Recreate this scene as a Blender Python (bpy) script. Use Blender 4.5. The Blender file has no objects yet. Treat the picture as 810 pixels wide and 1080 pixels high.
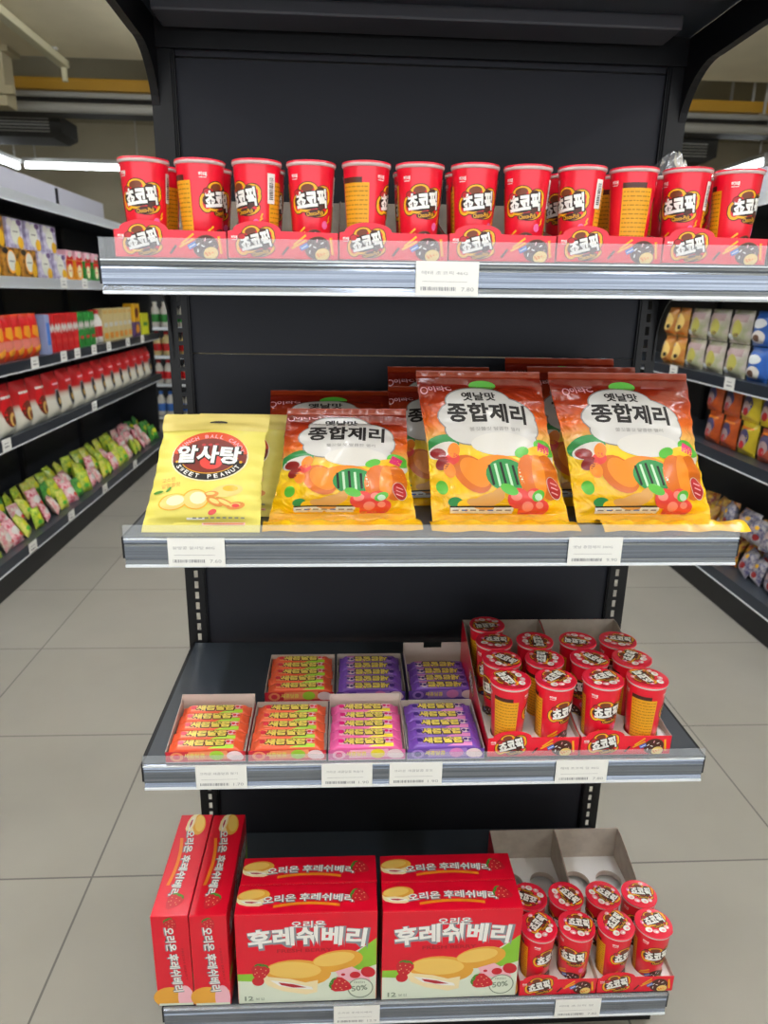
import bpy, bmesh, math, random
from mathutils import Vector, Matrix
from mathutils.geometry import tessellate_polygon
random.seed(7)
SC = bpy.context.scene
COL = SC.collection
PI = math.pi

# ------------------------------------------------------------------ materials
def lin(h):
    h = h.lstrip('#')
    out = []
    for i in (0, 2, 4):
        c = int(h[i:i+2], 16) / 255
        out.append(c / 12.92 if c <= .04045 else ((c + .055) / 1.055) ** 2.4)
    return (*out, 1)
MATS = {}
def mat(name, hexc='808080', rough=.5, metal=0., coat=0., spec=.5, emit=0., noise=None, bump=None):
    """procedural principled material; noise=(scale, second colour); bump=(scale, strength)"""
    if name in MATS: return MATS[name]
    m = bpy.data.materials.new(name); m.use_nodes = True
    nt = m.node_tree; b = nt.nodes['Principled BSDF']
    b.inputs['Base Color'].default_value = lin(hexc)
    b.inputs['Roughness'].default_value = rough
    b.inputs['Metallic'].default_value = metal
    b.inputs['Coat Weight'].default_value = coat
    b.inputs['Coat Roughness'].default_value = .12
    b.inputs['Specular IOR Level'].default_value = spec
    if emit:
        b.inputs['Emission Color'].default_value = lin(hexc)
        b.inputs['Emission Strength'].default_value = emit
    if noise:
        tc = nt.nodes.new('ShaderNodeTexCoord'); n = nt.nodes.new('ShaderNodeTexNoise')
        n.inputs['Scale'].default_value = noise[0]; n.inputs['Detail'].default_value = 4
        r = nt.nodes.new('ShaderNodeValToRGB')
        r.color_ramp.elements[0].color = lin(hexc); r.color_ramp.elements[0].position = .38
        r.color_ramp.elements[1].color = lin(noise[1]); r.color_ramp.elements[1].position = .64
        nt.links.new(tc.outputs['Object'], n.inputs['Vector'])
        nt.links.new(n.outputs['Fac'], r.inputs['Fac']); nt.links.new(r.outputs['Color'], b.inputs['Base Color'])
    if bump:
        tc = nt.nodes.new('ShaderNodeTexCoord'); n = nt.nodes.new('ShaderNodeTexNoise')
        n.inputs['Scale'].default_value = bump[0]; n.inputs['Detail'].default_value = 3
        bp = nt.nodes.new('ShaderNodeBump'); bp.inputs['Strength'].default_value = bump[1]; bp.inputs['Distance'].default_value = .004
        nt.links.new(tc.outputs['Object'], n.inputs['Vector'])
        nt.links.new(n.outputs['Fac'], bp.inputs['Height']); nt.links.new(bp.outputs['Normal'], b.inputs['Normal'])
    MATS[name] = m
    return m

def ramp_mat(name, stops, rough=.3, coat=.3, warp=.12, axis='Z', bump=0.):
    """printed colour bands along the height of a package, wavy like the print"""
    m = bpy.data.materials.new(name); m.use_nodes = True
    nt = m.node_tree; b = nt.nodes['Principled BSDF']
    b.inputs['Roughness'].default_value = rough; b.inputs['Coat Weight'].default_value = coat; b.inputs['Coat Roughness'].default_value = .1
    tc = nt.nodes.new('ShaderNodeTexCoord'); sp = nt.nodes.new('ShaderNodeSeparateXYZ')
    n = nt.nodes.new('ShaderNodeTexNoise'); n.inputs['Scale'].default_value = 2.2
    a = nt.nodes.new('ShaderNodeMath'); a.operation = 'MULTIPLY_ADD'; a.inputs[1].default_value = warp
    r = nt.nodes.new('ShaderNodeValToRGB')
    el = r.color_ramp.elements
    el[0].position, el[0].color = stops[0][0] , lin(stops[0][1])
    el[1].position, el[1].color = stops[-1][0], lin(stops[-1][1])
    for p, c in stops[1:-1]:
        e = el.new(p); e.color = lin(c)
    L = nt.links.new
    L(tc.outputs['Generated'], sp.inputs[0]); L(tc.outputs['Generated'], n.inputs['Vector'])
    L(n.outputs['Fac'], a.inputs[0]); L(sp.outputs[axis], a.inputs[2])
    L(a.outputs[0], r.inputs['Fac']); L(r.outputs['Color'], b.inputs['Base Color'])
    if bump:
        n2 = nt.nodes.new('ShaderNodeTexNoise'); n2.inputs['Scale'].default_value = 7
        bp = nt.nodes.new('ShaderNodeBump'); bp.inputs['Strength'].default_value = bump; bp.inputs['Distance'].default_value = .01
        L(tc.outputs['Generated'], n2.inputs['Vector']); L(n2.outputs['Fac'], bp.inputs['Height']); L(bp.outputs['Normal'], b.inputs['Normal'])
    MATS[name] = m
    return m

# ------------------------------------------------------------------ mesh builder
class MB:
    def __init__(s): s.v = []; s.f = []; s.m = []; s.mats = []; s.smooth = []
    def mi(s, m):
        if isinstance(m, str): m = MATS[m]
        if m not in s.mats: s.mats.append(m)
        return s.mats.index(m)
    def face(s, pts, m, sm=False):
        i = len(s.v); s.v += [tuple(p) for p in pts]
        s.f.append(tuple(range(i, i + len(pts)))); s.m.append(s.mi(m)); s.smooth.append(sm)
    def raw(s, verts, faces, m, sm=False):
        i = len(s.v); s.v += [tuple(p) for p in verts]; k = s.mi(m)
        for f in faces:
            s.f.append(tuple(i + j for j in f)); s.m.append(k); s.smooth.append(sm)
    def box(s, x0, x1, y0, y1, z0, z1, m, bev=0., M=None):
        if bev > 0:
            bm = bmesh.new(); bmesh.ops.create_cube(bm, size=1)
            for v in bm.verts: v.co = Vector(((x0+x1)/2 + v.co.x*(x1-x0), (y0+y1)/2 + v.co.y*(y1-y0), (z0+z1)/2 + v.co.z*(z1-z0)))
            bmesh.ops.bevel(bm, geom=bm.edges[:], offset=bev, segments=2, affect='EDGES', profile=.6)
            bm.verts.index_update()
            vs = [v.co.copy() for v in bm.verts]; fs = [[v.index for v in f.verts] for f in bm.faces]; bm.free()
        else:
            vs = [Vector((x, y, z)) for z in (z0, z1) for y in (y0, y1) for x in (x0, x1)]
            fs = [(0,2,3,1),(4,5,7,6),(0,1,5,4),(2,6,7,3),(0,4,6,2),(1,3,7,5)]
        if M is not None: vs = [M @ v for v in vs]
        s.raw(vs, fs, m)
    def prism(s, poly, axis, a, b, m, mcap=None, M=None):
        """extrude polygon (2-D, ccw) along axis from a to b"""
        n = len(poly)
        def P(p, t):
            q = {'x': (t, p[0], p[1]), 'y': (p[0], t, p[1]), 'z': (p[0], p[1], t)}[axis]
            return M @ Vector(q) if M is not None else Vector(q)
        vs = [P(p, a) for p in poly] + [P(p, b) for p in poly]
        s.raw(vs, [(i, (i+1) % n, n + (i+1) % n, n + i) for i in range(n)], m)
        tris = tessellate_polygon([[Vector((p[0], p[1], 0)) for p in poly]])
        s.raw([P(p, a) for p in poly], tris, mcap or m); s.raw([P(p, b) for p in poly], [t[::-1] for t in tris], mcap or m)
    def lathe(s, prof, m, n=40, sm=True, close=False):
        vs = []; fs = []
        for r, z in prof:
            for k in range(n):
                a = 2*PI*k/n; vs.append((r*math.sin(a), -r*math.cos(a), z))
        for i in range(len(prof)-1):
            for k in range(n):
                k2 = (k+1) % n
                fs.append((i*n+k, i*n+k2, (i+1)*n+k2, (i+1)*n+k))
        s.raw(vs, fs, m, sm)
    def tube(s, pts, r, m, n=10):
        for a, b in zip(pts, pts[1:]):
            a = Vector(a); b = Vector(b); d = (b-a).normalized()
            u = d.orthogonal().normalized(); w = d.cross(u)
            ring = [(u*math.cos(2*PI*k/n) + w*math.sin(2*PI*k/n))*r for k in range(n)]
            vs = [a+q for q in ring] + [b+q for q in ring]
            s.raw(vs, [(k, (k+1) % n, n+(k+1) % n, n+k) for k in range(n)] + [tuple(range(n))[::-1], tuple(range(n, 2*n))], m, True)
    def sheet(s, sh, fn, maxlen=None, dh=.00025):
        """print: map the flat coloured shapes of sh onto a surface; fn(u, v, h) -> point"""
        for tri, m, lay in sh.t:
            stack = [tri]
            while stack:
                t = stack.pop()
                if maxlen:
                    L = [(t[i][0]-t[(i+1) % 3][0])**2 + (t[i][1]-t[(i+1) % 3][1])**2 for i in range(3)]
                    k = max(range(3), key=lambda i: L[i])
                    if L[k] > maxlen*maxlen:
                        a, b, c = t[k], t[(k+1) % 3], t[(k+2) % 3]
                        mid = ((a[0]+b[0])/2, (a[1]+b[1])/2)
                        stack += [(a, mid, c), (mid, b, c)]; continue
                s.face([fn(p[0], p[1], dh*(lay+1)) for p in t], m, True)
    def mesh(s, name):
        me = bpy.data.meshes.new(name); me.from_pydata(s.v, [], s.f)
        for m in s.mats: me.materials.append(m)
        me.polygons.foreach_set('material_index', s.m); me.polygons.foreach_set('use_smooth', s.smooth)
        me.update(); return me
    def build(s, name, parent=None, **k):
        o = bpy.data.objects.new(name, s.mesh(name)); COL.objects.link(o)
        if parent is not None: o.parent = parent
        for a, b in k.items(): o[a] = b
        return o

# ------------------------------------------------------------------ print sheets
_glyph = {}
def glyphs(text, bold=0.):
    key = (text, bold)
    if key not in _glyph:
        c = bpy.data.curves.new('tmp', 'FONT'); c.body = text; c.resolution_u = 2; c.offset = bold
        o = bpy.data.objects.new('tmp', c); COL.objects.link(o)
        dg = bpy.context.evaluated_depsgraph_get(); ev = o.evaluated_get(dg); me = ev.to_mesh()
        me.calc_loop_triangles()
        vs = [(v.co.x, v.co.y) for v in me.vertices]; ts = [tuple(t.vertices) for t in me.loop_triangles]
        ev.to_mesh_clear(); bpy.data.objects.remove(o); bpy.data.curves.remove(c)
        _glyph[key] = (vs, ts)
    return _glyph[key]

class Sheet:
    def __init__(s): s.t = []; s.x = [(0, 0, 1, 0)]; s.n = 0
    def push(s, cx, cy, sc=1., rot=0.): s.x.append((cx, cy, sc, rot))
    def pop(s): s.x.pop()
    def T(s, p):
        x, y = p
        for cx, cy, sc, rot in reversed(s.x):
            c, q = math.cos(rot), math.sin(rot)
            x, y = cx + sc*(c*x - q*y), cy + sc*(q*x + c*y)
        return (x, y)
    def poly(s, pts, m, lay=0):
        q = [Vector((a, b, 0)) for a, b in pts]; s.n += 1; lay = lay + s.n*.02
        for t in tessellate_polygon([q]):
            tri = [s.T(pts[i]) for i in t]
            if (tri[1][0]-tri[0][0])*(tri[2][1]-tri[0][1]) - (tri[2][0]-tri[0][0])*(tri[1][1]-tri[0][1]) < 0: tri = tri[::-1]
            s.t.append((tuple(tri), m, lay))
    def ell(s, cx, cy, rx, ry, m, lay=0, rot=0., n=20):
        c, q = math.cos(rot), math.sin(rot)
        s.poly([(cx + rx*math.cos(a)*c - ry*math.sin(a)*q, cy + rx*math.cos(a)*q + ry*math.sin(a)*c) for a in (2*PI*k/n for k in range(n))], m, lay)
    def ring(s, cx, cy, rx, ry, w, m, lay=0, n=28, a0=0., a1=2*PI):
        for k in range(n):
            a, b = a0+(a1-a0)*k/n, a0+(a1-a0)*(k+1)/n
            s.poly([(cx+rx*math.cos(a), cy+ry*math.sin(a)), (cx+rx*math.cos(b), cy+ry*math.sin(b)),
                    (cx+(rx-w)*math.cos(b), cy+(ry-w)*math.sin(b)), (cx+(rx-w)*math.cos(a), cy+(ry-w)*math.sin(a))], m, lay)
    def rect(s, x0, x1, y0, y1, m, lay=0, rot=0.):
        cx, cy = (x0+x1)/2, (y0+y1)/2; c, q = math.cos(rot), math.sin(rot)
        s.poly([(cx+(x-cx)*c-(y-cy)*q, cy+(x-cx)*q+(y-cy)*c) for x, y in ((x0, y0), (x1, y0), (x1, y1), (x0, y1))], m, lay)
    def text(s, txt, cx, cy, w, h, m, lay=0, rot=0., bold=0., arc=0., ref=None):
        """text fitted into w x h around (cx, cy); arc = sagitta of the baseline (up +)"""
        vs, ts = glyphs(txt, bold); s.n += 1; lay = lay + s.n*.02
        rv = glyphs(txt, ref)[0] if ref is not None else vs
        x0, x1 = min(v[0] for v in rv), max(v[0] for v in rv); y0, y1 = min(v[1] for v in rv), max(v[1] for v in rv)
        kx, ky = w/(x1-x0), h/(y1-y0); c, q = math.cos(rot), math.sin(rot)
        out = []
        for x, y in vs:
            a, b = (x-(x0+x1)/2)*kx, (y-(y0+y1)/2)*ky
            if arc:
                t = a/(w/2); sl = -2*arc*t/(w/2)
                a, b = a - b*sl*.8, b + arc*(1-t*t)
            out.append((cx+a*c-b*q, cy+a*q+b*c))
        for t in ts:
            tri = [s.T(out[i]) for i in t]
            if (tri[1][0]-tri[0][0])*(tri[2][1]-tri[0][1]) - (tri[2][0]-tri[0][0])*(tri[1][1]-tri[0][1]) < 0: tri = tri[::-1]
            s.t.append((tuple(tri), m, lay))

# ------------------------------------------------------------------ objects
def empty(name, loc=(0, 0, 0), rz=0., label=None, cat=None, group=None, rx=0., ry=0.):
    o = bpy.data.objects.new(name, None); COL.objects.link(o)
    o.empty_display_size = .02; o.location = loc; o.rotation_euler = (rx, ry, rz)
    tag(o, label, cat, group); return o
def tag(o, label=None, cat=None, group=None, kind=None):
    if label: o['label'] = label
    if cat: o['category'] = cat
    if group: o['group'] = group
    if kind: o['kind'] = kind
    return o
def children(o): return [c for c in bpy.data.objects if c.parent is o]
def copy_tree(o, parent=None, kids=None):
    c = o.copy(); COL.objects.link(c)
    if parent is not None: c.parent = parent
    for ch in (kids[o.name] if kids else children(o)):
        d = ch.copy(); COL.objects.link(d); d.parent = c
        for g in (kids.get(ch.name, []) if kids else children(ch)):
            e = g.copy(); COL.objects.link(e); e.parent = d
    return c
class Kind:
    """one prototype thing, placed first itself and then as copies"""
    def __init__(s, root):
        s.root = root; s.used = False; s.kids = {root.name: children(root)}
        for c in s.kids[root.name]: s.kids[c.name] = children(c)
    def put(s, loc, label, group=None, rz=0., rx=0., ry=0., sc=None):
        o = copy_tree(s.root, None, s.kids) if s.used else s.root
        s.used = True
        o.location = loc; o.rotation_euler = (rx, ry, rz); o['label'] = label
        if group: o['group'] = group
        if sc: o.scale = sc if isinstance(sc, tuple) else (sc,)*3
        return o
ORD = ['first','second','third','fourth','fifth','sixth','seventh','eighth','ninth','tenth','eleventh','twelfth','thirteenth','fourteenth','fifteenth','sixteenth',
       'seventeenth','eighteenth','nineteenth','twentieth','twenty-first','twenty-second','twenty-third','twenty-fourth','twenty-fifth','twenty-sixth']

# ------------------------------------------------------------------ palette
def rail_metal_mat():
    m = mat('rail_metal', '6a7280', .2, metal=.75); nt = m.node_tree; b = nt.nodes['Principled BSDF']; L = nt.links.new
    tc = nt.nodes.new('ShaderNodeTexCoord'); mp = nt.nodes.new('ShaderNodeMapping'); mp.inputs['Scale'].default_value = (1.2, 20, 260)
    n = nt.nodes.new('ShaderNodeTexNoise'); n.inputs['Scale'].default_value = 2.; n.inputs['Detail'].default_value = 3
    r = nt.nodes.new('ShaderNodeValToRGB'); r.color_ramp.elements[0].position = .35; r.color_ramp.elements[0].color = lin('727a88'); r.color_ramp.elements[1].position = .65; r.color_ramp.elements[1].color = lin('9aa2ae')
    L(tc.outputs['Object'], mp.inputs[0]); L(mp.outputs[0], n.inputs['Vector']); L(n.outputs['Fac'], r.inputs['Fac']); L(r.outputs['Color'], b.inputs['Base Color'])
    bp = nt.nodes.new('ShaderNodeBump'); bp.inputs['Strength'].default_value = .12; bp.inputs['Distance'].default_value = .002
    L(n.outputs['Fac'], bp.inputs['Height']); L(bp.outputs['Normal'], b.inputs['Normal'])
mat('black_paint', '0c0d11', .45, spec=.35, bump=(900, .06)); mat('panel_paint', '23252d', .55, spec=.3, bump=(700, .08)); mat('slot_dark', '0b0b0d', .6)
mat('shelf_top', '3a414a', .3, spec=.6, bump=(800, .05)); mat('under_paint', '43454d', .5)
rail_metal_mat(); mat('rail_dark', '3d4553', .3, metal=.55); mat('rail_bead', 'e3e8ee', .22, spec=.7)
mat('tag_paper', 'f0f0ec', .6); mat('tag_ink', 'a9a9ab', .7); mat('tag_bar', '8b8b90', .7)
mat('red', 'ec1231', .32, coat=.35); mat('red_deep', 'b90d20', .35, coat=.3); mat('gold', 'f3b21c', .4, coat=.2); mat('yellow', 'f6c21a', .4, coat=.2)
mat('panel_yellow', 'eea81a', .45); mat('brown', '4b2013', .4, coat=.2); mat('brown_mid', '7a3b1e', .4); mat('white', 'f4f3ef', .4, coat=.2); mat('ink', '1a1413', .5)
mat('cherry', 'c02a30', .35); mat('pink', 'f06ba8', .4); mat('blue', '3d74c9', .4); mat('tan', 'f0cf7a', .45); mat('orange', 'f08a1e', .38, coat=.2)
mat('ink_yellow', 'b87e14', .6); mat('rim_paper', 'd8c3c1', .45); mat('foil', 'cfd2d6', .25, metal=.85, bump=(60, .6))
mat('kraft', 'b2a89f', .75, noise=(40, 'bdb4aa')); mat('kraft_light', 'cdbfb6', .7); mat('card_white', 'eceaea', .6); mat('hole_dark', '4a4440', .8)
mat('lid_red', 'ee2140', .3, coat=.4); mat('lid_pink', 'f4b3bd', .35)
def glass_mat(name, tint, trans):
    m = bpy.data.materials.new(name); m.use_nodes = True; nt = m.node_tree
    for n in list(nt.nodes):
        if n.type != 'OUTPUT_MATERIAL': nt.nodes.remove(n)
    out = [n for n in nt.nodes if n.type == 'OUTPUT_MATERIAL'][0]
    t = nt.nodes.new('ShaderNodeBsdfTransparent'); g = nt.nodes.new('ShaderNodeBsdfPrincipled')
    g.inputs['Base Color'].default_value = lin(tint); g.inputs['Roughness'].default_value = .12; g.inputs['Coat Weight'].default_value = .6
    mx = nt.nodes.new('ShaderNodeMixShader'); mx.inputs[0].default_value = 1-trans
    nt.links.new(t.outputs[0], mx.inputs[1]); nt.links.new(g.outputs[0], mx.inputs[2]); nt.links.new(mx.outputs[0], out.inputs[0])
    MATS[name] = m; return m
glass_mat('clear_plastic', 'dfe6ee', .82)

# ------------------------------------------------------------------ camera
CAM = (-.1439, -1.4499, 1.3943)
def make_camera():
    yaw, pitch, roll, f = .0577, .2968, .0185, 749.1
    F = Vector((math.sin(yaw)*math.cos(pitch), math.cos(yaw)*math.cos(pitch), -math.sin(pitch)))
    r = Vector((math.cos(yaw), -math.sin(yaw), 0)); u = r.cross(F)
    R = r*math.cos(roll) + u*math.sin(roll); U = -r*math.sin(roll) + u*math.cos(roll)
    M = Matrix(((R.x, U.x, -F.x, CAM[0]), (R.y, U.y, -F.y, CAM[1]), (R.z, U.z, -F.z, CAM[2]), (0, 0, 0, 1)))
    cd = bpy.data.cameras.new('camera'); cd.sensor_fit = 'VERTICAL'; cd.sensor_height = 36; cd.sensor_width = 27
    cd.lens = f/1080*36; cd.clip_start = .02; cd.clip_end = 60
    cd.dof.use_dof = True; cd.dof.focus_distance = 1.25; cd.dof.aperture_fstop = 5.0
    o = bpy.data.objects.new('camera', cd); COL.objects.link(o); o.matrix_world = M; SC.camera = o
make_camera()

# ------------------------------------------------------------------ setting
def struct(name, mb, **k):
    o = mb.build(name); o['kind'] = 'structure'; return o
def floor_mat():
    m = bpy.data.materials.new('floor_tile'); m.use_nodes = True; nt = m.node_tree; b = nt.nodes['Principled BSDF']; L = nt.links.new
    N = nt.nodes.new
    ge = N('ShaderNodeNewGeometry'); sp = N('ShaderNodeSeparateXYZ'); L(ge.outputs['Position'], sp.inputs[0])
    def cell(out, off):
        a = N('ShaderNodeMath'); a.operation = 'SUBTRACT'; a.inputs[1].default_value = off; L(out, a.inputs[0])
        d = N('ShaderNodeMath'); d.operation = 'DIVIDE'; d.inputs[1].default_value = .6; L(a.outputs[0], d.inputs[0])
        f = N('ShaderNodeMath'); f.operation = 'FRACT'; L(d.outputs[0], f.inputs[0])
        c = N('ShaderNodeMath'); c.operation = 'PINGPONG'; c.inputs[1].default_value = .5; L(f.outputs[0], c.inputs[0])
        fl = N('ShaderNodeMath'); fl.operation = 'FLOOR'; L(d.outputs[0], fl.inputs[0])
        return c.outputs[0], fl.outputs[0]
    cx, ix = cell(sp.outputs['X'], -.7683); cy, iy = cell(sp.outputs['Y'], .605)
    mn = N('ShaderNodeMath'); mn.operation = 'MINIMUM'; L(cx, mn.inputs[0]); L(cy, mn.inputs[1])
    lt = N('ShaderNodeMath'); lt.operation = 'LESS_THAN'; lt.inputs[1].default_value = .0042; L(mn.outputs[0], lt.inputs[0])
    cb = N('ShaderNodeCombineXYZ'); L(ix, cb.inputs[0]); L(iy, cb.inputs[1])
    wn = N('ShaderNodeTexWhiteNoise'); L(cb.outputs[0], wn.inputs['Vector'])
    n = N('ShaderNodeTexNoise'); n.inputs['Scale'].default_value = 2.5; n.inputs['Detail'].default_value = 6; L(ge.outputs['Position'], n.inputs['Vector'])
    ad = N('ShaderNodeMath'); ad.operation = 'MULTIPLY_ADD'; ad.inputs[1].default_value = .3; L(wn.outputs['Value'], ad.inputs[0]); L(n.outputs['Fac'], ad.inputs[2])
    r = N('ShaderNodeValToRGB'); r.color_ramp.elements[0].position = .3; r.color_ramp.elements[0].color = lin('98958d')
    r.color_ramp.elements[1].position = 1.; r.color_ramp.elements[1].color = lin('a7a49b'); L(ad.outputs[0], r.inputs['Fac'])
    mx = N('ShaderNodeMixRGB'); L(lt.outputs[0], mx.inputs[0]); L(r.outputs['Color'], mx.inputs[1]); mx.inputs[2].default_value = lin('6c6a66')
    L(mx.outputs[0], b.inputs['Base Color']); b.inputs['Roughness'].default_value = .38; b.inputs['Specular IOR Level'].default_value = .4
    MATS['floor_tile'] = m
floor_mat()
mat('ceiling_beige', 'eee3c2', .9, noise=(1.5, 'e2d7b6')); mat('wall_beige', 'b5ab92', .9, noise=(1.2, 'a89e86'))
f = MB(); f.box(-6.5, 6.5, -6, 10.6, -.08, 0, 'floor_tile'); struct('floor', f)
c = MB(); c.box(-6.5, 6.5, -6, 5.68, 3.3, 3.42, 'ceiling_beige'); c.box(-6.5, 6.5, 5.6, 10.6, 3.75, 3.85, mat('ceiling_dark', '9c9276', .95)); c.box(-6.5, 6.5, 5.6, 5.68, 3.42, 3.8, 'ceiling_beige'); struct('ceiling', c)
w = MB(); w.box(-6.5, 6.5, 10.5, 10.6, 0, 3.8, 'wall_beige'); struct('wall_back', w)
w = MB(); w.box(-6.6, -6.5, -6, 10.6, 0, 3.8, 'wall_beige'); struct('wall_left', w)
w = MB(); w.box(6.5, 6.6, -6, 10.6, 0, 3.8, 'wall_beige'); struct('wall_right', w)

# ceiling services, all running across the shop beyond the slab edge
mat('pipe_gray', 'b4b3ab', .5); mat('pipe_yellow', 'b88a22', .5); mat('conduit', 'cfc9a6', .6); mat('duct_dark', '34332f', .7); mat('duct_beige', 'b3a887', .8)
def pipe(name, label, x0, x1, y, z, w_, h_, m, cat, kind='round'):
    b = MB()
    if kind == 'round': b.tube([(x0, y, z), (x1, y, z)], h_/2, m, 16)
    else:
        b.box(x0, x1, y-w_/2, y+w_/2, z-h_/2, z+h_/2, m, .008)
        b.box(x0, x1, y-w_/2-.006, y-w_/2, z+h_/2-.03, z+h_/2-.01, m)
    k = x0 + .8
    while k < x1:                                            # hanger rods up to the slab
        b.box(k-.01, k+.01, y-.01, y+.01, z+h_/2, 3.76, 'pipe_gray'); k += 1.9
    return tag(b.build(name), label, cat)
pipe('cable_tray', 'yellow-brown cable tray running across the ceiling behind the black shelving', -6.4, 6.4, 6.3, 3.22, .25, .10, 'pipe_yellow', 'tray', 'flat')
pipe('air_duct', 'dark grey flat air duct across the ceiling, between yellow tray and grey pipe', -6.4, 6.4, 6.75, 3.15, .3, .16, 'duct_dark', 'duct', 'flat')
pipe('water_pipe', 'thick pale grey pipe across the ceiling below the yellow tray', -6.4, 6.4, 5.92, 2.965, .1, .085, 'pipe_gray', 'pipe')
pipe('water_pipe', 'thin grey pipe across the ceiling just under the yellow tray', -6.4, 6.4, 6.05, 3.10, .1, .05, 'pipe_gray', 'pipe')
b = MB(); b.box(-2.62, -2.54, 2.6, 5.72, 3.225, 3.285, 'conduit', .006)
for k in (3.0, 4.2, 5.4): b.box(-2.64, -2.52, k, k+.03, 3.28, 3.3, 'pipe_gray')
b.box(-2.60, -2.56, 5.68, 5.72, 3.12, 3.24, 'conduit', .004)
tag(b.build('mounted_conduit'), 'pale cream conduit running along the ceiling above the left aisle', 'conduit')
b = MB(); b.box(-3.2, -2.98, 5.42, 5.62, 2.86, 3.30, 'duct_beige', .01); b.box(-3.28, -2.9, 5.37, 5.42, 2.94, 3.0, 'duct_beige'); b.box(-3.26, -2.92, 5.4, 5.64, 3.26, 3.30, 'duct_beige')
tag(b.build('ventilation_duct'), 'boxy beige duct drop hanging beside the cream conduit over the left aisle', 'duct')
def vent_unit(name, label, x0, x1, y, z0, z1):
    b = MB(); b.prism([(x0, z0+.12), (x0+.15, z0), (x1-.1, z0), (x1, z0+.05), (x1, z1), (x0, z1)], 'y', y, y+.5, 'duct_dark')
    for k in range(5): b.box(x0+.1, x1-.12, y-.012, y, z0+.05+k*.03, z0+.06+k*.03, 'pipe_gray')
    b.box((x0+x1)/2-.01, (x0+x1)/2+.01, y+.24, y+.26, z1, 3.76, 'pipe_gray')
    tag(b.build(name), label, 'air conditioner')
vent_unit('air_conditioner', 'dark hanging air unit under the pipes over the left aisle', -4.25, -3.15, 7.1, 2.93, 3.14)
vent_unit('air_conditioner', 'dark hanging air unit under the pipes over the right aisle', 3.1, 3.95, 7.0, 2.86, 3.10)

# tube lights
mat('tube_glow', 'f4fbff', .5, emit=16.); mat('fixture_white', 'd8d8d4', .5)
def tube_light(loc, ln, rz, label, glow='tube_glow', group=None, drop=.0):
    t = empty('hanging_tube_light', loc, rz, label, 'light', group)
    b = MB(); b.box(-ln/2, ln/2, -.05, .05, .03, .08, 'fixture_white', .006)
    for s_ in (-1, 1):
        b.box(s_*ln*.4-.006, s_*ln*.4+.006, -.006, .006, .08, 3.3-loc[2] if loc[1] < 5.6 else 3.75-loc[2], 'fixture_white')
    b.build('housing', t)
    d = MB(); d.tube([(-ln/2+.03, 0, -.012), (ln/2-.03, 0, -.012)], .024, glow, 12); d.build('glowing_tube', t)
    for s_ in (-1, 1):
        d = MB(); d.box(s_*(ln/2-.02)-.012, s_*(ln/2-.02)+.012, -.028, .028, -.04, .03, 'fixture_white', .004); d.build('tube_holder', t)
    return t
tube_light((-4.25, 8.15, 2.86), .9, PI/2, 'glowing tube light running lengthwise at the far left of the ceiling')
tube_light((-3.45, 8.75, 2.9), 1.6, 0, 'glowing tube light crossing behind the left aisle shelving')
tube_light((4.55, 7.95, 2.9), 1.85, PI/2, 'glowing tube light running lengthwise above the right aisle shelving')
mat('tube_glow_added', 'f6f9ff', .5, emit=40.)  # for tubes out of view, added to brighten shelves, aisles and ceiling
for x, y, ln, lb in ((-1.0, -.5, 2.4, 'unseen added tube light hanging over the left end of the cross aisle'), (1.0, -.5, 2.4, 'unseen added tube light hanging over the right end of the cross aisle'),
                     (0.0, -2.0, 2.4, 'unseen added tube light hanging behind the viewpoint in the middle'),
                     (-.85, 3.7, 2.2, 'unseen added tube light hanging deep in the left aisle behind the black shelving'), (1.05, 3.7, 2.2, 'unseen added tube light hanging deep in the right aisle behind the black shelving'),
                     (-1.15, 1.3, 1.6, 'unseen added tube light hanging over the mouth of the left aisle'), (1.15, 1.3, 1.6, 'unseen added tube light hanging over the mouth of the right aisle'),
                     (-2.6, -1.6, 2.4, 'unseen added tube light hanging at the left of the cross aisle'), (2.6, -1.6, 2.4, 'unseen added tube light hanging at the right of the cross aisle')):
    tube_light((x, y, 3.0), ln, PI/2, lb, 'tube_glow_added')

# ------------------------------------------------------------------ end-of-aisle gondola (centre)
HW = .4753
ST = dict(a=1.440, b=1.040, c=.644, d=.1254)
FD = dict(a=.410, b=.4231, c=.4328, d=.4487)
FB = dict(a=1.3937, b=.9937, c=.5978, d=.079)
TI = dict(a=.0042, b=.0007, c=-.0017, d=-.0040)
LIP = dict(a=.026, b=.020, c=.018, d=.008)
def sz(k, x, w_=.08): return ST[k] + TI[k]*x/HW + .0004 + abs(TI[k])*w_/HW        # top of a shelf at x
gon = empty('gondola_shelving', (0, 0, 0), 0, 'black end-of-aisle gondola shelving holding red cups, jelly bags and cake boxes', 'shelving')
def upright(s_):
    b = MB(); X = lambda a: s_*a
    def bx(x0, x1, y0, y1, z0, z1, m='black_paint'):
        a, c_ = sorted((X(x0), X(x1))); b.box(a, c_, y0, y1, z0, z1, m)
    bx(.470, .489, 0, .003, 0, 2.3); bx(.449, .4615, 0, .003, 0, 2.3)
    z = .1
    bx(.4615, .470, 0, .003, 0, .1)
    while z < 2.29:
        bx(.4615, .470, 0, .003, z+.017, z+.025); z += .025
    bx(.486, .489, .003, .035, 0, 2.3)
    bx(.446, .452, .003, .02, 0, 2.3)
    return b.build('upright', gon)
upright(-1); upright(1)
pz = [.1, .46, .87, 1.276, 1.792, 2.3]
for z0, z1 in zip(pz, pz[1:]):
    b = MB(); b.box(-.452, .452, .010, .024, z0+.0015, z1-.0015, 'panel_paint', .0012); b.build('back_panel', gon)
b = MB(); b.box(-.47, .47, -.40, .03, .012, .078, 'black_paint', .004); b.box(-.475, .475, -.405, -.40, 0, .08, 'black_paint'); b.build('base_plinth', gon)
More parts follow.
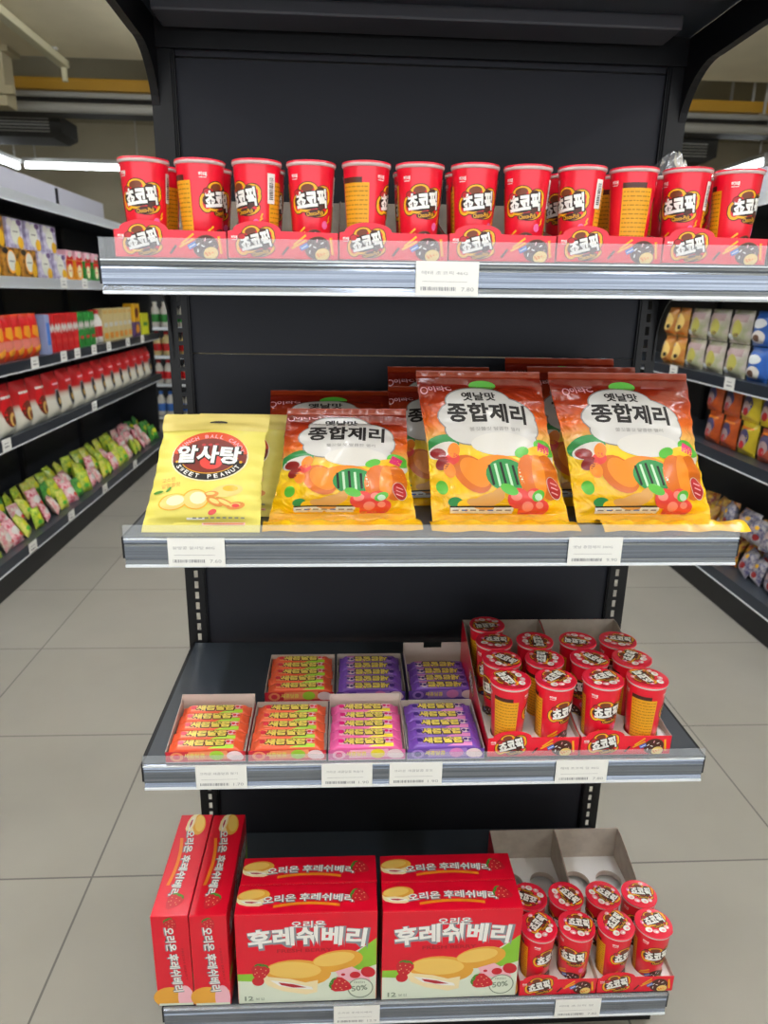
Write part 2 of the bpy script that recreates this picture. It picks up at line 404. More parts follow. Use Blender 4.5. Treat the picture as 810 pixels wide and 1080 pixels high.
def arc(cx, cy, r, a0, a1, n=8): return [(cx+r*math.cos(a0+(a1-a0)*k/n), cy+r*math.sin(a0+(a1-a0)*k/n)) for k in range(n+1)]
def gshelf(k):
    D, zt, zb = FD[k], ST[k], FB[k]
    o = empty('shelf', (0, 0, zt)); o.parent = gon; o.rotation_euler = (0, -TI[k]/HW, 0)
    b = MB()
    b.box(-HW, HW, -D+.004, -.003, -.004, 0, 'shelf_top')
    b.box(-HW, HW, -D+.003, -D+.008, zb-zt, -.001, 'black_paint', .001)
    b.box(-HW-.004, -HW, -D+.001, -.004, -.034, 0, 'black_paint'); b.box(HW, HW+.004, -D+.001, -.004, -.034, 0, 'black_paint')
    for y in (-.12, -.27): b.box(-HW+.01, HW-.01, y-.035, y+.035, -.026, -.004, 'under_paint', .003)
    p = b.build('deck', o)
    h = zt-zb
    r = MB()
    r.prism([(-D+.003, -.002), (-D-.0005, -.003), (-D-.002, -.008), (-D+.0, -.011), (-D-.0015, -.014), (-D-.0015, -h+.012), (-D+.0005, -h+.010), (-D-.0025, -h+.003), (-D+.003, -h+.002)][::-1], 'x', -HW, HW, 'rail_metal')
    r.box(-HW, HW, -D-.0045, -D-.001, -h-.001, -h+.0035, 'rail_bead', .001)
    if k != 'd': r.box(-HW, HW, -D-.0030, -D-.001, -.0035, -.0015, 'rail_bead')
    r.build('price_rail', o)
    l = MB(); l.box(-HW, HW, -D-.0030, -D-.0015, -.001, LIP[k], 'clear_plastic'); l.build('clear_lip', o)
    if k == 'd': return
    for s_ in (-1, 1):
        q = MB()
        pl = [(-.002, -.005), (-D+.03, -.005), (-D+.03, -.030)] + [(-.19, -.034)] + [(y, z) for y, z in arc(-.105, -.135, .10, PI/2+.2, 0, 10)] + [(-.002, -.17)]
        x = s_*(HW+.0035)
        q.prism(pl, 'x', x-.0015+ s_*.004, x+.0015+s_*.004, 'black_paint'); q.build('bracket', o)
    return o
for k in 'abcd': gshelf(k)
# top shelf, seen from below
o = empty('shelf', (0, 0, 1.85)); o.parent = gon
b = MB(); b.box(-HW, HW, -.42, -.003, -.004, 0, 'shelf_top'); b.box(-HW, HW, -.425, -.42, -.05, .02, 'rail_metal', .001)
b.box(-HW+.02, HW-.06, -.115, -.035, -.027, -.004, 'under_paint', .004); b.box(-HW+.02, HW-.06, -.30, -.235, -.027, -.004, 'under_paint', .004)
b.box(-HW, HW, -.012, -.003, -.05, -.004, 'black_paint'); b.build('deck', o)
for s_ in (-1, 1):
    q = MB()
    pl = [(-.002, -.005), (-.40, -.005), (-.40, -.058), (-.24, -.058)] + arc(-.11, -.17, .11, PI/2+.1, 0, 12) + [(-.002, -.19)]
    q.prism(pl, 'x', s_*.4745, s_*.4885, 'black_paint')
    a, c_ = sorted((s_*.452, s_*.4885)); q.box(a, c_, -.004, -.002, -.26, -.03, 'black_paint'); q.build('bracket', o)

# price tags in the rails
def tag_thing(x0, x1, k, lines, label):
    w_ = x1-x0; h = .0455; y = -FD[k]-.0052
    xc = (x0+x1)/2
    b = MB(); b.box(-w_/2, w_/2, 0, .0008, 0, h, 'tag_paper')
    s = Sheet()
    s.text(lines[0], -.004, h*.66, w_*.74, .0048, 'tag_ink', 0)
    s.rect(-w_*.4, w_*.32, h*.40, h*.412, 'tag_ink', 0)
    x = -w_*.42; rr = random.Random(int(x0*1000))
    while x < w_*.14:
        ww = rr.choice((.0006, .001, .0016)); s.rect(x, x+ww, h*.14, h*.25, 'tag_bar', 0); x += ww+rr.choice((.0006, .001, .0014))
    s.text(lines[1], w_*.33, h*.19, w_*.2, .0052, 'tag_ink', 0)
    b.sheet(s, lambda u, v, hh: (u, -hh, v))
    o = b.build('price_tag'); o.location = (xc, y, FB[k]+TI[k]*xc/HW+.001)
    tag(o, label, 'price tag')
tag_thing(-.046, .042, 'a', ('해태 초코픽 46G', '7.80'), 'white price tag in the rail under the row of red cups')
tag_thing(-.410, -.325, 'b', ('왕땅콩 알사탕 80G', '7.60'), 'white price tag below the yellow peanut candy pouch')
tag_thing(.203, .288, 'b', ('옛날 종합제리 300G', '9.90'), 'white price tag below the two large jelly bags')
tag_thing(-.390, -.306, 'c', ('크라운 새콤달콤 딸기', '1.70'), 'white price tag below the leftmost orange candy stick box')
tag_thing(-.182, -.097, 'c', ('크라운 새콤달콤 복숭아', '1.90'), 'white price tag below the pink candy stick box')
tag_thing(-.068, .021, 'c', ('크라운 새콤달콤 포도', '1.90'), 'white price tag below the purple candy stick box, right of its twin')
tag_thing(.216, .306, 'c', ('해태 초코픽 컵 46G', '7.80'), 'white price tag below the seam of the two red cup trays')
tag_thing(-.163, -.077, 'd', ('오리온 후레쉬베리', '12.9'), 'white price tag at the bottom below the red cake boxes')
tag_thing(.257, .345, 'd', ('해태 초코픽 컵', '7.80'), 'white price tag at the bottom below the lowest cup trays')

# ------------------------------------------------------------------ cup and tray prints
def logo(s, cx, cy, sc, rot=.12):
    """gold-ringed cup logo with white letters; about 2 wide, 1.5 high"""
    s.push(cx, cy, sc, rot)
    for dx, m, l in ((.0, 'ink', 1), (-.035, 'gold', 2), (-.17, 'red', 3)):
        for x, y, rx, ry in ((0, .02, 1.06, .58), (-.12, .48, .50, .36), (.62, .22, .45, .40), (.30, -.48, .62, .32), (-.72, -.12, .36, .42)):
            s.ell(x, y, rx+dx, ry+dx, m, l, 0, 24)
    s.ell(-.12, .56, .30, .17, 'brown_mid', 4)
    for x, y, rx, ry in ((-.08, .02, .82, .42), (.50, .12, .34, .43), (.45, -.16, .33, .30)): s.ell(x, y, rx, ry, 'brown', 4, 0, 24)
    s.text('쵸코픽', 0.02, .02, 1.50, .76, 'ink', 5, bold=.10, ref=0.)
    s.text('쵸코픽', 0.0, .03, 1.49, .76, 'white', 6, bold=.052, ref=0.)
    s.ell(-.62, .40, .20, .17, 'ink', 5); s.ell(-.62, .40, .17, .14, 'cherry', 6)
    s.ell(.12, -.58, .52, .17, 'brown', 5); s.text('Choco-Pick', .12, -.58, .86, .2, 'gold', 6, bold=.02)
    s.pop()
def maker(s, cx, cy, sc): s.text('해태', cx, cy, 1.0*sc, .5*sc, 'white', 1, bold=.03); s.rect(cx-.45*sc, cx+.45*sc, cy-.42*sc, cy-.34*sc, 'white', 1)
def chocball(s, cx, cy, sc, rot=0.):
    s.push(cx, cy, sc, rot)
    s.ell(0, 0, 1, .85, 'brown_mid', 1); s.ell(0, 0, .94, .79, 'brown', 2)
    for x, y, r_, m in ((-.5, .3, .5, 'white'), (.1, .5, 1.1, 'lid_pink'), (.45, .25, .2, 'white'), (-.2, .1, -.6, 'white'), (.6, -.2, .9, 'lid_pink'), (-.65, -.15, 1.2, 'white')):
        s.rect(x-.13, x+.13, y-.045, y+.045, m, 3, r_)
    s.ell(.25, -.55, .62, .5, 'ink', 3); s.ell(.25, -.55, .57, .45, 'tan', 4)
    for k in range(4): s.rect(-.15+k*.24, -.02+k*.24, -.72+.06*k, -.36-.05*k, 'orange', 5, .5)
    s.rect(1.0, 1.22, -.8, .5, 'orange', 2, -.12); s.rect(1.03, 1.13, -.75, .45, 'yellow', 3, -.12)
    s.pop()
def sticks(s, cx, cy, sc):
    s.push(cx, cy, sc, .5)
    s.rect(-1, 1, -.1, .18, 'orange', 1); s.rect(-.95, .95, -.02, .1, 'yellow', 2); s.rect(-.6, 1.2, .28, .5, 'gold', 1, .15)
    s.rect(-.1, .9, -.75, -.2, 'blue', 2); s.rect(0, .8, -.55, -.45, 'white', 3)
    s.pop()
def cup_sheet():
    s = Sheet(); R0 = .030
    U = lambda deg: math.radians(deg)*R0
    logo(s, 0, .077, .0288, .12)
    maker(s, U(-46), .108, .0105)
    chocball(s, U(8), .026, .0165, .1); sticks(s, U(-38), .030, .012); s.ell(U(40), .046, .005, .0055, 'pink', 1)
    s.rect(U(48), U(60), .050, .052, 'gold', 1, .7); s.rect(U(50), U(62), .055, .057, 'gold', 1, 1.1)
    # yellow information panels, text lines and barcode
    for a0, a1 in ((78, 158), (203, 282)):
        s.rect(U(a0), U(a1), .008, .100, 'panel_yellow', 1)
        if a0 > 180: s.rect(U(a0), U(a1-18), .100, .107, 'brown', 1)
        rr = random.Random(a0)
        for k in range(15):
            y = .013 + k*.0058; x = U(a0+4)
            while x < U(a1-8):
                ww = rr.uniform(.002, .007); s.rect(x, min(x+ww, U(a1-4)), y, y+.0016, 'ink_yellow', 2); x += ww+.0014
    s.rect(U(72), U(94), .072, .110, 'white', 3)
    rr = random.Random(5); y = .077
    while y < .105:
        hh = rr.choice((.0005, .0009, .0014)); s.rect(U(77), U(89), y, y+hh, 'ink', 4); y += hh+rr.choice((.0006, .001))
    maker(s, U(180), .108, .0105); 
    return s
CUP_H = .1265
def cup_r(z): return .0248 + (.0331-.0248)*z/CUP_H
def make_cup():
    t = empty('snack_cup', cat='snack cup')
    b = MB(); b.lathe([(0.0, .0015), (.0215, .0015), (.0238, 0), (.0248, .0005), (cup_r(.06), .06), (cup_r(CUP_H-.002), CUP_H-.002)], 'red', 44)
    sh = cup_sheet()
    def fn(u, v, h):
        a = u/.030; r = cup_r(v)+h; return (r*math.sin(a), -r*math.cos(a), v)
    b.sheet(sh, fn, .0055, .00012); b.build('cup_body', t)
    b = MB(); b.lathe([(.0326, CUP_H-.0055), (.0341, CUP_H-.0048), (.0348, CUP_H-.003), (.0345, CUP_H-.0008), (.0330, CUP_H+.0002)], 'rim_paper', 44); b.build('rim', t)
    return t, b
def lid_parts(t, red_edge):
    b = MB(); z = CUP_H
    b.lathe([(.0348, z-.0014), (.0346, z+.0002), (.0343, z+.0010), (.0330, z+.0010), (.031, z+.0003), (.0, z+.0004)], 'lid_red', 44)
    # small pull tab
    b.prism([(-.008, -.0330), (-.004, -.0357), (.004, -.0357), (.008, -.0330)], 'z', z-.0002, z+.0004, 'lid_red', M=Matrix.Rotation(.8, 4, 'Z'))
    s = Sheet()
    s.push(.003, .006, 1, 0); logo(s, 0, 0, .0250, .2); s.pop()
    for x, y, rx, ry, m in ((-.016, -.015, .006, .005, 'white'), (-.004, -.020, .005, .004, 'lid_pink'), (.010, -.017, .006, .005, 'white'), (.020, -.012, .004, .004, 'lid_pink'), (-.022, .002, .003, .004, 'pink'), (.003, .0255, .004, .003, 'lid_pink')):
        s.ell(x, y, rx*1.15, ry*1.15, m, 7); s.ell(x+.001, y-.001, rx*.5, ry*.5, 'lid_pink' if m == 'white' else 'white', 8)
    b.sheet(s, lambda u, v, h: (u, v, z+.0006+h), None, .00012); return b.build('foil_lid', t)
t, _ = make_cup(); lid_parts(t, True); CUP = Kind(t)
# opened cup: its foil lid peeled up and crumpled
def make_open_cup():
    t, _ = make_cup(); t['category'] = 'snack cup'
    rr = random.Random(3); vs = []; fs = []; n, m_ = 18, 6
    for j in range(m_):
        for i in range(n):
            a = 2*PI*i/n; r = .034*j/(m_-1); fold = .022*(1-(j/(m_-1))**2)
            vs.append((r*math.sin(a)*.95+.016*(1-j/(m_-1)), -r*math.cos(a)*.8, CUP_H+.001+fold*1.6+rr.uniform(-.005, .005)*(j < m_-1)*(j > 0)))
    for j in range(m_-1):
        for i in range(n): fs.append((j*n+i, j*n+(i+1) % n, (j+1)*n+(i+1) % n, (j+1)*n+i))
    b = MB(); b.raw(vs, fs, 'foil'); b.build('foil_lid', t, label='crumpled silver foil lid'); return t
OPEN = Kind(make_open_cup())

def make_tray(W, D, hb, insert_z, name='display_tray', holes=True, kraft='kraft', rows=4, pitch=.07, y0=.036):
    """card tray: front at local y=0, back at y=D, width W centred on x=0"""
    t = empty(name, cat='display tray'); hf = .036; T = .0009
    b = MB(); b.box(-W/2, W/2, 0, D, 0, T, 'card_white'); b.build('tray_base', t)
    # front panel with the logo standing up over its top edge
    cxl = -W*.26
    bump = [(cxl+.033*math.cos(a)+.004, hf+ .001 + .0125*math.sin(a)) for a in (PI*k/12 for k in range(13))]
    outline = [(-W/2, 0), (W/2, 0), (W/2, hf)] + bump + [(-W/2, hf)]
    b = MB(); b.prism(outline, 'y', 0, T, 'red')
    s = Sheet(); logo(s, cxl+.002, .0225, .0268, .24); maker(s, -W/2+.0095, hf-.008, .0085)
    chocball(s, W*.31, .016, .0180, .25); sticks(s, W*.145, .020, .0120); s.rect(-.004, .010, .010, .013, 'brown', 1, .9)
    s.t = [(tuple((max(-W/2+.0005, min(W/2-.0005, p[0])), max(.0008, p[1])) for p in tr), m, l) for tr, m, l in s.t]
    b.sheet(s, lambda u, v, h: (u, -h, v), None, .00015); b.build('front_panel', t)
    b = MB(); b.box(-W/2, W/2, D-T, D, T, hb, kraft); b.face([(W/2, D+.0002, 0), (-W/2, D+.0002, 0), (-W/2, D+.0002, hb), (W/2, D+.0002, hb)], 'red'); b.build('back_wall', t)
    prof = [(0, T), (D, T), (D, hb)] + [(D*(1-.04-.16*k/5), hb-.008*(k/5)**2*k/5*4) for k in range(0, 0)]
    n = 9
    for k in range(n+1):
        f_ = k/n; y = D*(1-.10) - (D*.82)*f_ if k else D*(.94)
        prof.append((y, hf + (hb-hf)*(1-f_)**1.25))
    prof += [(0, hf)]
    for s_ in (-1, 1):
        b = MB(); x = s_*W/2; xi = x - s_*T
        b.prism(prof, 'x', min(x, xi), max(x, xi), kraft)
        s = Sheet(); s.poly(prof, 'red', 0)
        if s_ < 0: s.push(D*.55, .045, 1, .35); logo(s, 0, 0, .026, 0); s.pop()
        s.t = [(tuple((p[0], max(.001, p[1])) for p in tr), m, l) for tr, m, l in s.t]
        if s_ < 0: b.sheet(s, lambda u, v, h: (x-h, D-u if False else u, v), None, .00015)
        else: b.sheet(s, lambda u, v, h: (x+h, u, v), None, .00015)
        b.build('side_wall', t)
    if holes:
        b = MB(); R = .0284; n = 24; z = insert_z; hx = W/2-T
        ys = [y0 + pitch*k for k in range(rows)]
        edges = [T] + [(a+c_)/2 for a, c_ in zip(ys, ys[1:])] + [ys[-1]+pitch/2]
        for cx in (-W/4+.0005, W/4-.0005):
            xa, xb = (-hx, 0) if cx < 0 else (0, hx)
            for i, cy in enumerate(ys):
                ya, yb = edges[i], edges[i+1]
                ring = []; sq = []
                for k in range(n):
                    a = 2*PI*k/n; dx, dy = math.cos(a), math.sin(a); ring.append((cx+R*dx, cy+R*dy, z))
                    tx = ((xb-cx)/dx if dx > 1e-6 else (xa-cx)/dx if dx < -1e-6 else 1e9); ty = ((yb-cy)/dy if dy > 1e-6 else (ya-cy)/dy if dy < -1e-6 else 1e9)
                    q = min(tx, ty); sq.append((cx+dx*q, cy+dy*q, z))
                b.raw(ring+sq, [(k, n+k, n+(k+1) % n, (k+1) % n) for k in range(n)], 'card_white')
                for px, py in ((xa, ya), (xb, ya), (xb, yb), (xa, yb)):
                    a = math.atan2(py-cy, px-cx) % (2*PI); k = int(a/(2*PI/n)) % n; k2 = (k+1) % n
                    b.face([sq[k], (px, py, z), sq[k2]], 'card_white')
                low = [(x_, y_, z-.012) for x_, y_, _ in ring]
                b.raw(ring+low, [(k, (k+1) % n, n+(k+1) % n, n+k) for k in range(n)], 'kraft_light')
        if edges[-1] < D-T: b.face([(-hx, edges[-1], z), (hx, edges[-1], z), (hx, D-T, z), (-hx, D-T, z)], 'card_white')
        b.build('cup_insert', t)
    return t

# shelf a: six trays, twelve cups in front, some behind
TRAY_A = Kind(make_tray(.1535, .30, .108, .024))
LA = ['leftmost red card tray of the top row, under the first two red cups', 'second red card tray from the left on the top row', 'third red card tray from the left on the top row',
      'third red card tray from the right on the top row', 'second red card tray from the right on the top row', 'rightmost red card tray of the top row, below the peeled foil lid']
for i in range(6):
    x = -.462 + .1545*(i+.5)
    TRAY_A.put((x, -.388, sz('a', x)), LA[i], 'red card trays on the top shelf')
frx = [-.423, -.342, -.267, -.191, -.118, -.039, .034, .106, .183, .257, .335, .413]
# where the logo points: 0 = to the viewer, + = turned to the viewer's right
ft = [0, 62, -40, 2, 84, 6, 4, -16, -48, 112, -38, 14]
fl = ['logo to the front', 'logo turned right, yellow strip at left', 'logo turned left, barcode at right edge', 'logo to the front, pink dot below', 'yellow panel at left, red side',
      'logo to the front', 'logo to the front above the white price tag', 'logo and thin barcode at right edge', 'logo left, barcode and yellow panel at right', 'wide yellow panel in front',
      'barcode at right, foil lid peeling behind it', 'last in the row, logo to the front']
for i, x in enumerate(frx):
    tx = -.462 + .1545*(i//2+.5) + (-1 if i % 2 == 0 else 1)*(.1535/4-.0005)
    x = max(tx-.0006, min(tx+.0006, x))
    CUP.put((x, -.388+.036, sz('a', -.462 + .1545*(i//2+.5))+.0012), '%s red cup from left, top row, %s' % (ORD[i], fl[i]), 'front row of red cups on the top shelf', rz=math.radians(ft[i]))
back = [(0, -80, 'first'), (1, 20, 'second'), (2, 30, 'third'), (5, -30, 'sixth'), (6, 100, 'seventh'), (8, -40, 'ninth'), (9, 90, 'tenth'), (11, -90, 'last')]
for i, rt, w_ in back:
    tx = -.462 + .1545*(i//2+.5) + (-1 if i % 2 == 0 else 1)*(.1535/4-.0005)
    CUP.put((tx, -.388+.106, sz('a', -.462 + .1545*(i//2+.5))+.0012), 'red cup in the second row of the top shelf, behind the %s front cup' % w_, 'second row of red cups on the top shelf', rz=math.radians(rt))
tx = -.462 + .1545*5.5 - (.1535/4-.0005)
OPEN.put((tx, -.388+.106, sz('a', -.462+.1545*5.5)+.0012), 'red cup with crumpled silver foil lid behind the eleventh front cup', None, rz=.4)

# shelf c: two trays with cups
TRAY_C = Kind(make_tray(.158, .30, .112, .024))
TRAY_C.put((.1775, -.4255, sz('c', .18)), 'red cup tray beside the purple candy sticks on the third shelf'); TRAY_C.put((.3385, -.4250, sz('c', .34)), 'red cup tray at the right end of the third shelf')
rows = ['front', 'second', 'third', 'back']
def fill(xc, W, yf, k, spec, where):
    for ci, ri, rt in spec:
        x = xc + (-1 if ci == 0 else 1)*(W/4-.0005); y = yf + .036 + .07*ri
        CUP.put((x, y, sz(k, xc)+.0012), 'red cup, %s column, %s row of the %s' % (('left', 'right')[ci], rows[ri], where), 'red cups in the ' + where, rz=math.radians(rt))
fill(.1775, .158, -.4255, 'c', [(0, 0, 95), (1, 0, 25), (0, 1, -60), (1, 1, 60), (0, 2, -20), (1, 2, -110), (0, 3, 170)], 'third-shelf tray beside the purple sticks')
fill(.3385, .158, -.4250, 'c', [(0, 0, 5), (1, 0, 92), (0, 1, -70), (1, 1, 40), (0, 2, 150), (1, 2, -30)], 'third-shelf tray at the right end')

# shelf d: two trays with punched inserts
TRAY_D = Kind(make_tray(.1490, .318, .103, .024, kraft='kraft'))
TRAY_D.put((.2620, -.4435, sz('d', .26)), 'kraft-lined cup tray with empty holes beside the red cake box'); TRAY_D.put((.4120, -.4430, sz('d', .41)), 'kraft-lined cup tray with empty holes at the bottom right corner')
fill(.2620, .1490, -.4435, 'd', [(0, 0, 30), (1, 0, -25), (0, 1, 140), (1, 1, -70)], 'bottom tray beside the cake box')
fill(.4120, .1490, -.4430, 'd', [(0, 0, 28), (1, 0, 2), (0, 1, -60), (1, 1, -20)], 'bottom tray at the right corner')

# ------------------------------------------------------------------ cake boxes (shelf d)
mat('box_red', 'e3082c', .35, coat=.3); mat('box_green', '8cc63a', .4); mat('box_mint', 'dfe8d6', .4, coat=.2); mat('box_cream', 'efe6cf', .5)
mat('bun', 'e8a83e', .45); mat('bun_light', 'f2c765', .45); mat('sponge', 'f3e2b4', .5); mat('jam', 'b32230', .35); mat('berry', 'cc2030', .35); mat('berry_seed', 'ecb98a', .5)
mat('leaf', '4d8f2e', .45); mat('shadow_gray', '8a8f96', .5); mat('stamp', '8b9a86', .6); mat('petal', 'f2b9c6', .45)
def bun(s, cx, cy, sc, cut=True, rot=0.):
    s.push(cx, cy, sc, rot)
    s.ell(0, 0, 1, .52, 'bun', 1); s.ell(-.1, .12, .8, .32, 'bun_light', 2)
    if cut:
        s.poly([(-1.0, .02), (-.85, -.15), (-.2, -.22), (.25, -.35), (.62, -.25), (.62, -.72), (.3, -.82), (-.4, -.7), (-.85, -.5), (-1.0, -.3)], 'sponge', 3)
        s.poly([(-.8, -.28), (-.2, -.36), (.45, -.52), (.5, -.62), (.1, -.6), (-.5, -.5)], 'white', 4); s.poly([(-.55, -.36), (-.1, -.42), (.3, -.54), (-.1, -.55), (-.45, -.46)], 'jam', 5)
    s.pop()
def strawberry(s, cx, cy, sc, rot=0., lay=3):
    s.push(cx, cy, sc, rot)
    s.poly([(-.9, .3), (-.8, .75), (-.3, .95), (.3, .95), (.8, .75), (.9, .3), (.6, -.45), (.15, -1), (-.15, -1), (-.6, -.45)], 'berry', lay)
    for x, y in ((-.5, .4), (0, .5), (.5, .4), (-.3, 0), (.25, 0), (0, -.45), (-.45, -.2), (.5, -.15)): s.ell(x, y, .06, .08, 'berry_seed', lay+1, 0, 8)
    for k in range(5): s.ell(-.5+.25*k, .92+.1*(k % 2), .28, .1, 'leaf', lay+1, .8-.4*k, 10)
    s.pop()
def cake_front():
    s = Sheet(); W, H = .254, .208
    s.rect(-W/2, W/2, 0, H, 'box_mint', 0)
    s.poly([(-W/2, .062), (-W/2, H), (W/2, H), (W/2, .145), (.06, .098), (-.03, .078), (-.09, .066)], 'box_red', 1)
    s.poly([(W/2, .148), (.085, .110), (.07, .06), (W/2, .07)], 'box_green', 1); s.poly([(-W/2, .072), (-.09, .072), (-.085, .052), (-W/2, .056)], 'box_green', 2)
    s.poly([(W/2, .085), (.06, .06), (.05, .02), (W/2, .03)], 'box_mint', 2)
    s.text('오리온', .004, .183, .062, .016, 'shadow_gray', 2, bold=.05, ref=0.); s.text('오리온', .003, .184, .061, .015, 'white', 3, bold=.015, ref=0.)
    s.text('후레쉬베리', .003, .148, .212, .042, 'shadow_gray', 2, bold=.08, arc=.008, ref=0.); s.text('후레쉬베리', .001, .150, .210, .040, 'white', 3, bold=.036, arc=.008, ref=0.)
    s.text('FRESH BERRY', -.004, .124, .10, .008, 'red_deep', 3, bold=.02)
    bun(s, .055, .096, .048, False, .18); bun(s, -.018, .070, .062, True, -.06)
    strawberry(s, -.086, .074, .019, -.2, 4); s.ell(-.090, .054, .011, .011, 'berry', 4)
    s.poly([(.052, .072), (.082, .082), (.112, .06), (.118, .042), (.06, .052)], 'petal', 4); s.ell(.088, .062, .010, .008, 'berry', 6); s.ell(.066, .064, .004, .003, 'berry', 6); s.ell(.112, .068, .014, .012, 'berry', 5, -.6)
    strawberry(s, .063, .038, .020, 1.2, 6)
    s.ring(.098, .030, .024, .024, .0022, 'stamp', 5); s.ell(.098, .030, .0215, .0215, 'box_mint', 4); s.text('50%', .096, .030, .030, .013, 'stamp', 6, .12, bold=.03); s.text('FRESH', .096, .044, .02, .005, 'stamp', 6)
    s.text('12', -.108, .013, .016, .011, 'stamp', 3, bold=.03); s.text('봉입', -.088, .011, .016, .006, 'stamp', 3)
    return s
def cake_top():
    s = Sheet()
    bun(s, -.098, .040, .030, True, .12)
    s.text('오리온 후레쉬베리', .003, .028, .165, .017, 'shadow_gray', 3, bold=.06, arc=.006, ref=0.); s.text('오리온 후레쉬베리', .002, .029, .164, .016, 'white', 4, bold=.02, arc=.006, ref=0.)
    pts = [(-.06+.12*k/14, .012+.006*(1-((k-7)/7)**2)) for k in range(15)]
    s.poly(pts + [(x, y+.006) for x, y in pts[::-1]], 'orange', 3)
    strawberry(s, .098, .034, .017, 1.1, 4)
    return s
def cake_side():
    """narrow end: lettering runs down the side"""
    s = Sheet(); s.rect(-.031, .031, 0, .035, 'bun_light', 1); s.ell(-.01, .02, .03, .025, 'bun', 2); s.ell(.018, .018, .014, .03, 'petal', 3); s.rect(-.031, .031, 0, .006, 'box_mint', 3)
    s.push(.001, .108, 1, -PI/2+.06)
    s.text('오리온 후레쉬베리', 0, 0, .15, .019, 'shadow_gray', 3, bold=.06, ref=0.); s.text('오리온 후레쉬베리', -.001, .001, .149, .018, 'white', 4, bold=.02, ref=0.)
    s.text('FRESH BERRY', .012, .019, .075, .004, 'red_deep', 3)
    s.pop()
    strawberry(s, .002, .190, .013, .5, 2)
    return s
CBW, CBD, CBH = .2555, .0655, .2085
def make_cake_box():
    t = empty('cake_box', cat='cake box')
    b = MB(); W, D, H = CBW, CBD, CBH
    b.box(-W/2, W/2, 0, D, 0, H, 'box_red', .0012)
    b.face([(-W/2+.001, D+.0002, .001), (-W/2+.001, D+.0002, H-.001), (W/2-.001, D+.0002, H-.001), (W/2-.001, D+.0002, .001)], 'box_red')
    sf = cake_front()
    fitted = lambda f_: (lambda u, v, h: f_(max(-W/2+.0008, min(W/2-.0008, u)), max(.0008, min(H-.0008, v)), h))
    b.sheet(sf, fitted(lambda u, v, h: (u, -h, v)), None, .00012)
    b.sheet(sf, fitted(lambda u, v, h: (-u, D+h, v)), None, .00012)
    se = cake_side()
    b.sheet(se, lambda u, v, h: (W/2+h, D/2+u, max(.0008, v)), None, .00012); b.sheet(se, lambda u, v, h: (-W/2-h, D/2-u, max(.0008, v)), None, .00012)
    b.build('carton', t)
    l = MB(); l.box(-W/2+.001, W/2-.001, .001, D-.001, H, H+.0009, 'box_red', .0003)
    l.sheet(cake_top(), lambda u, v, h: (u, v, H+.0009+h), None, .00012); l.build('top_flap', t)
    return t
CAKE = Kind(make_cake_box())
zc = lambda x: sz('d', x, .13)
CAKE.put((-.2115, -.4430, zc(-.21)), 'red cake box facing out beside the two sideways boxes', 'strawberry cake boxes on the bottom shelf', rz=0)
CAKE.put((-.2100, -.3755, zc(-.21)), 'red cake box directly behind the left front-facing cake box', 'strawberry cake boxes on the bottom shelf')
CAKE.put((.0535, -.4435, zc(.05)), 'red cake box facing out beside the red cups', 'strawberry cake boxes on the bottom shelf')
CAKE.put((.0540, -.3760, zc(.05)), 'red cake box directly behind the right front-facing cake box', 'strawberry cake boxes on the bottom shelf')
# turned sideways: narrow end to the viewer
CAKE.put((-.4855, -.4430+CBW/2, zc(-.45)+.0002), 'outer of two red cake boxes turned sideways, at the shelf end', 'sideways cake boxes', rz=-PI/2)
CAKE.put((-.4180, -.4445+CBW/2, zc(-.38)+.0002), 'inner of two red cake boxes turned sideways, next to the front-facing box', 'sideways cake boxes', rz=-PI/2)

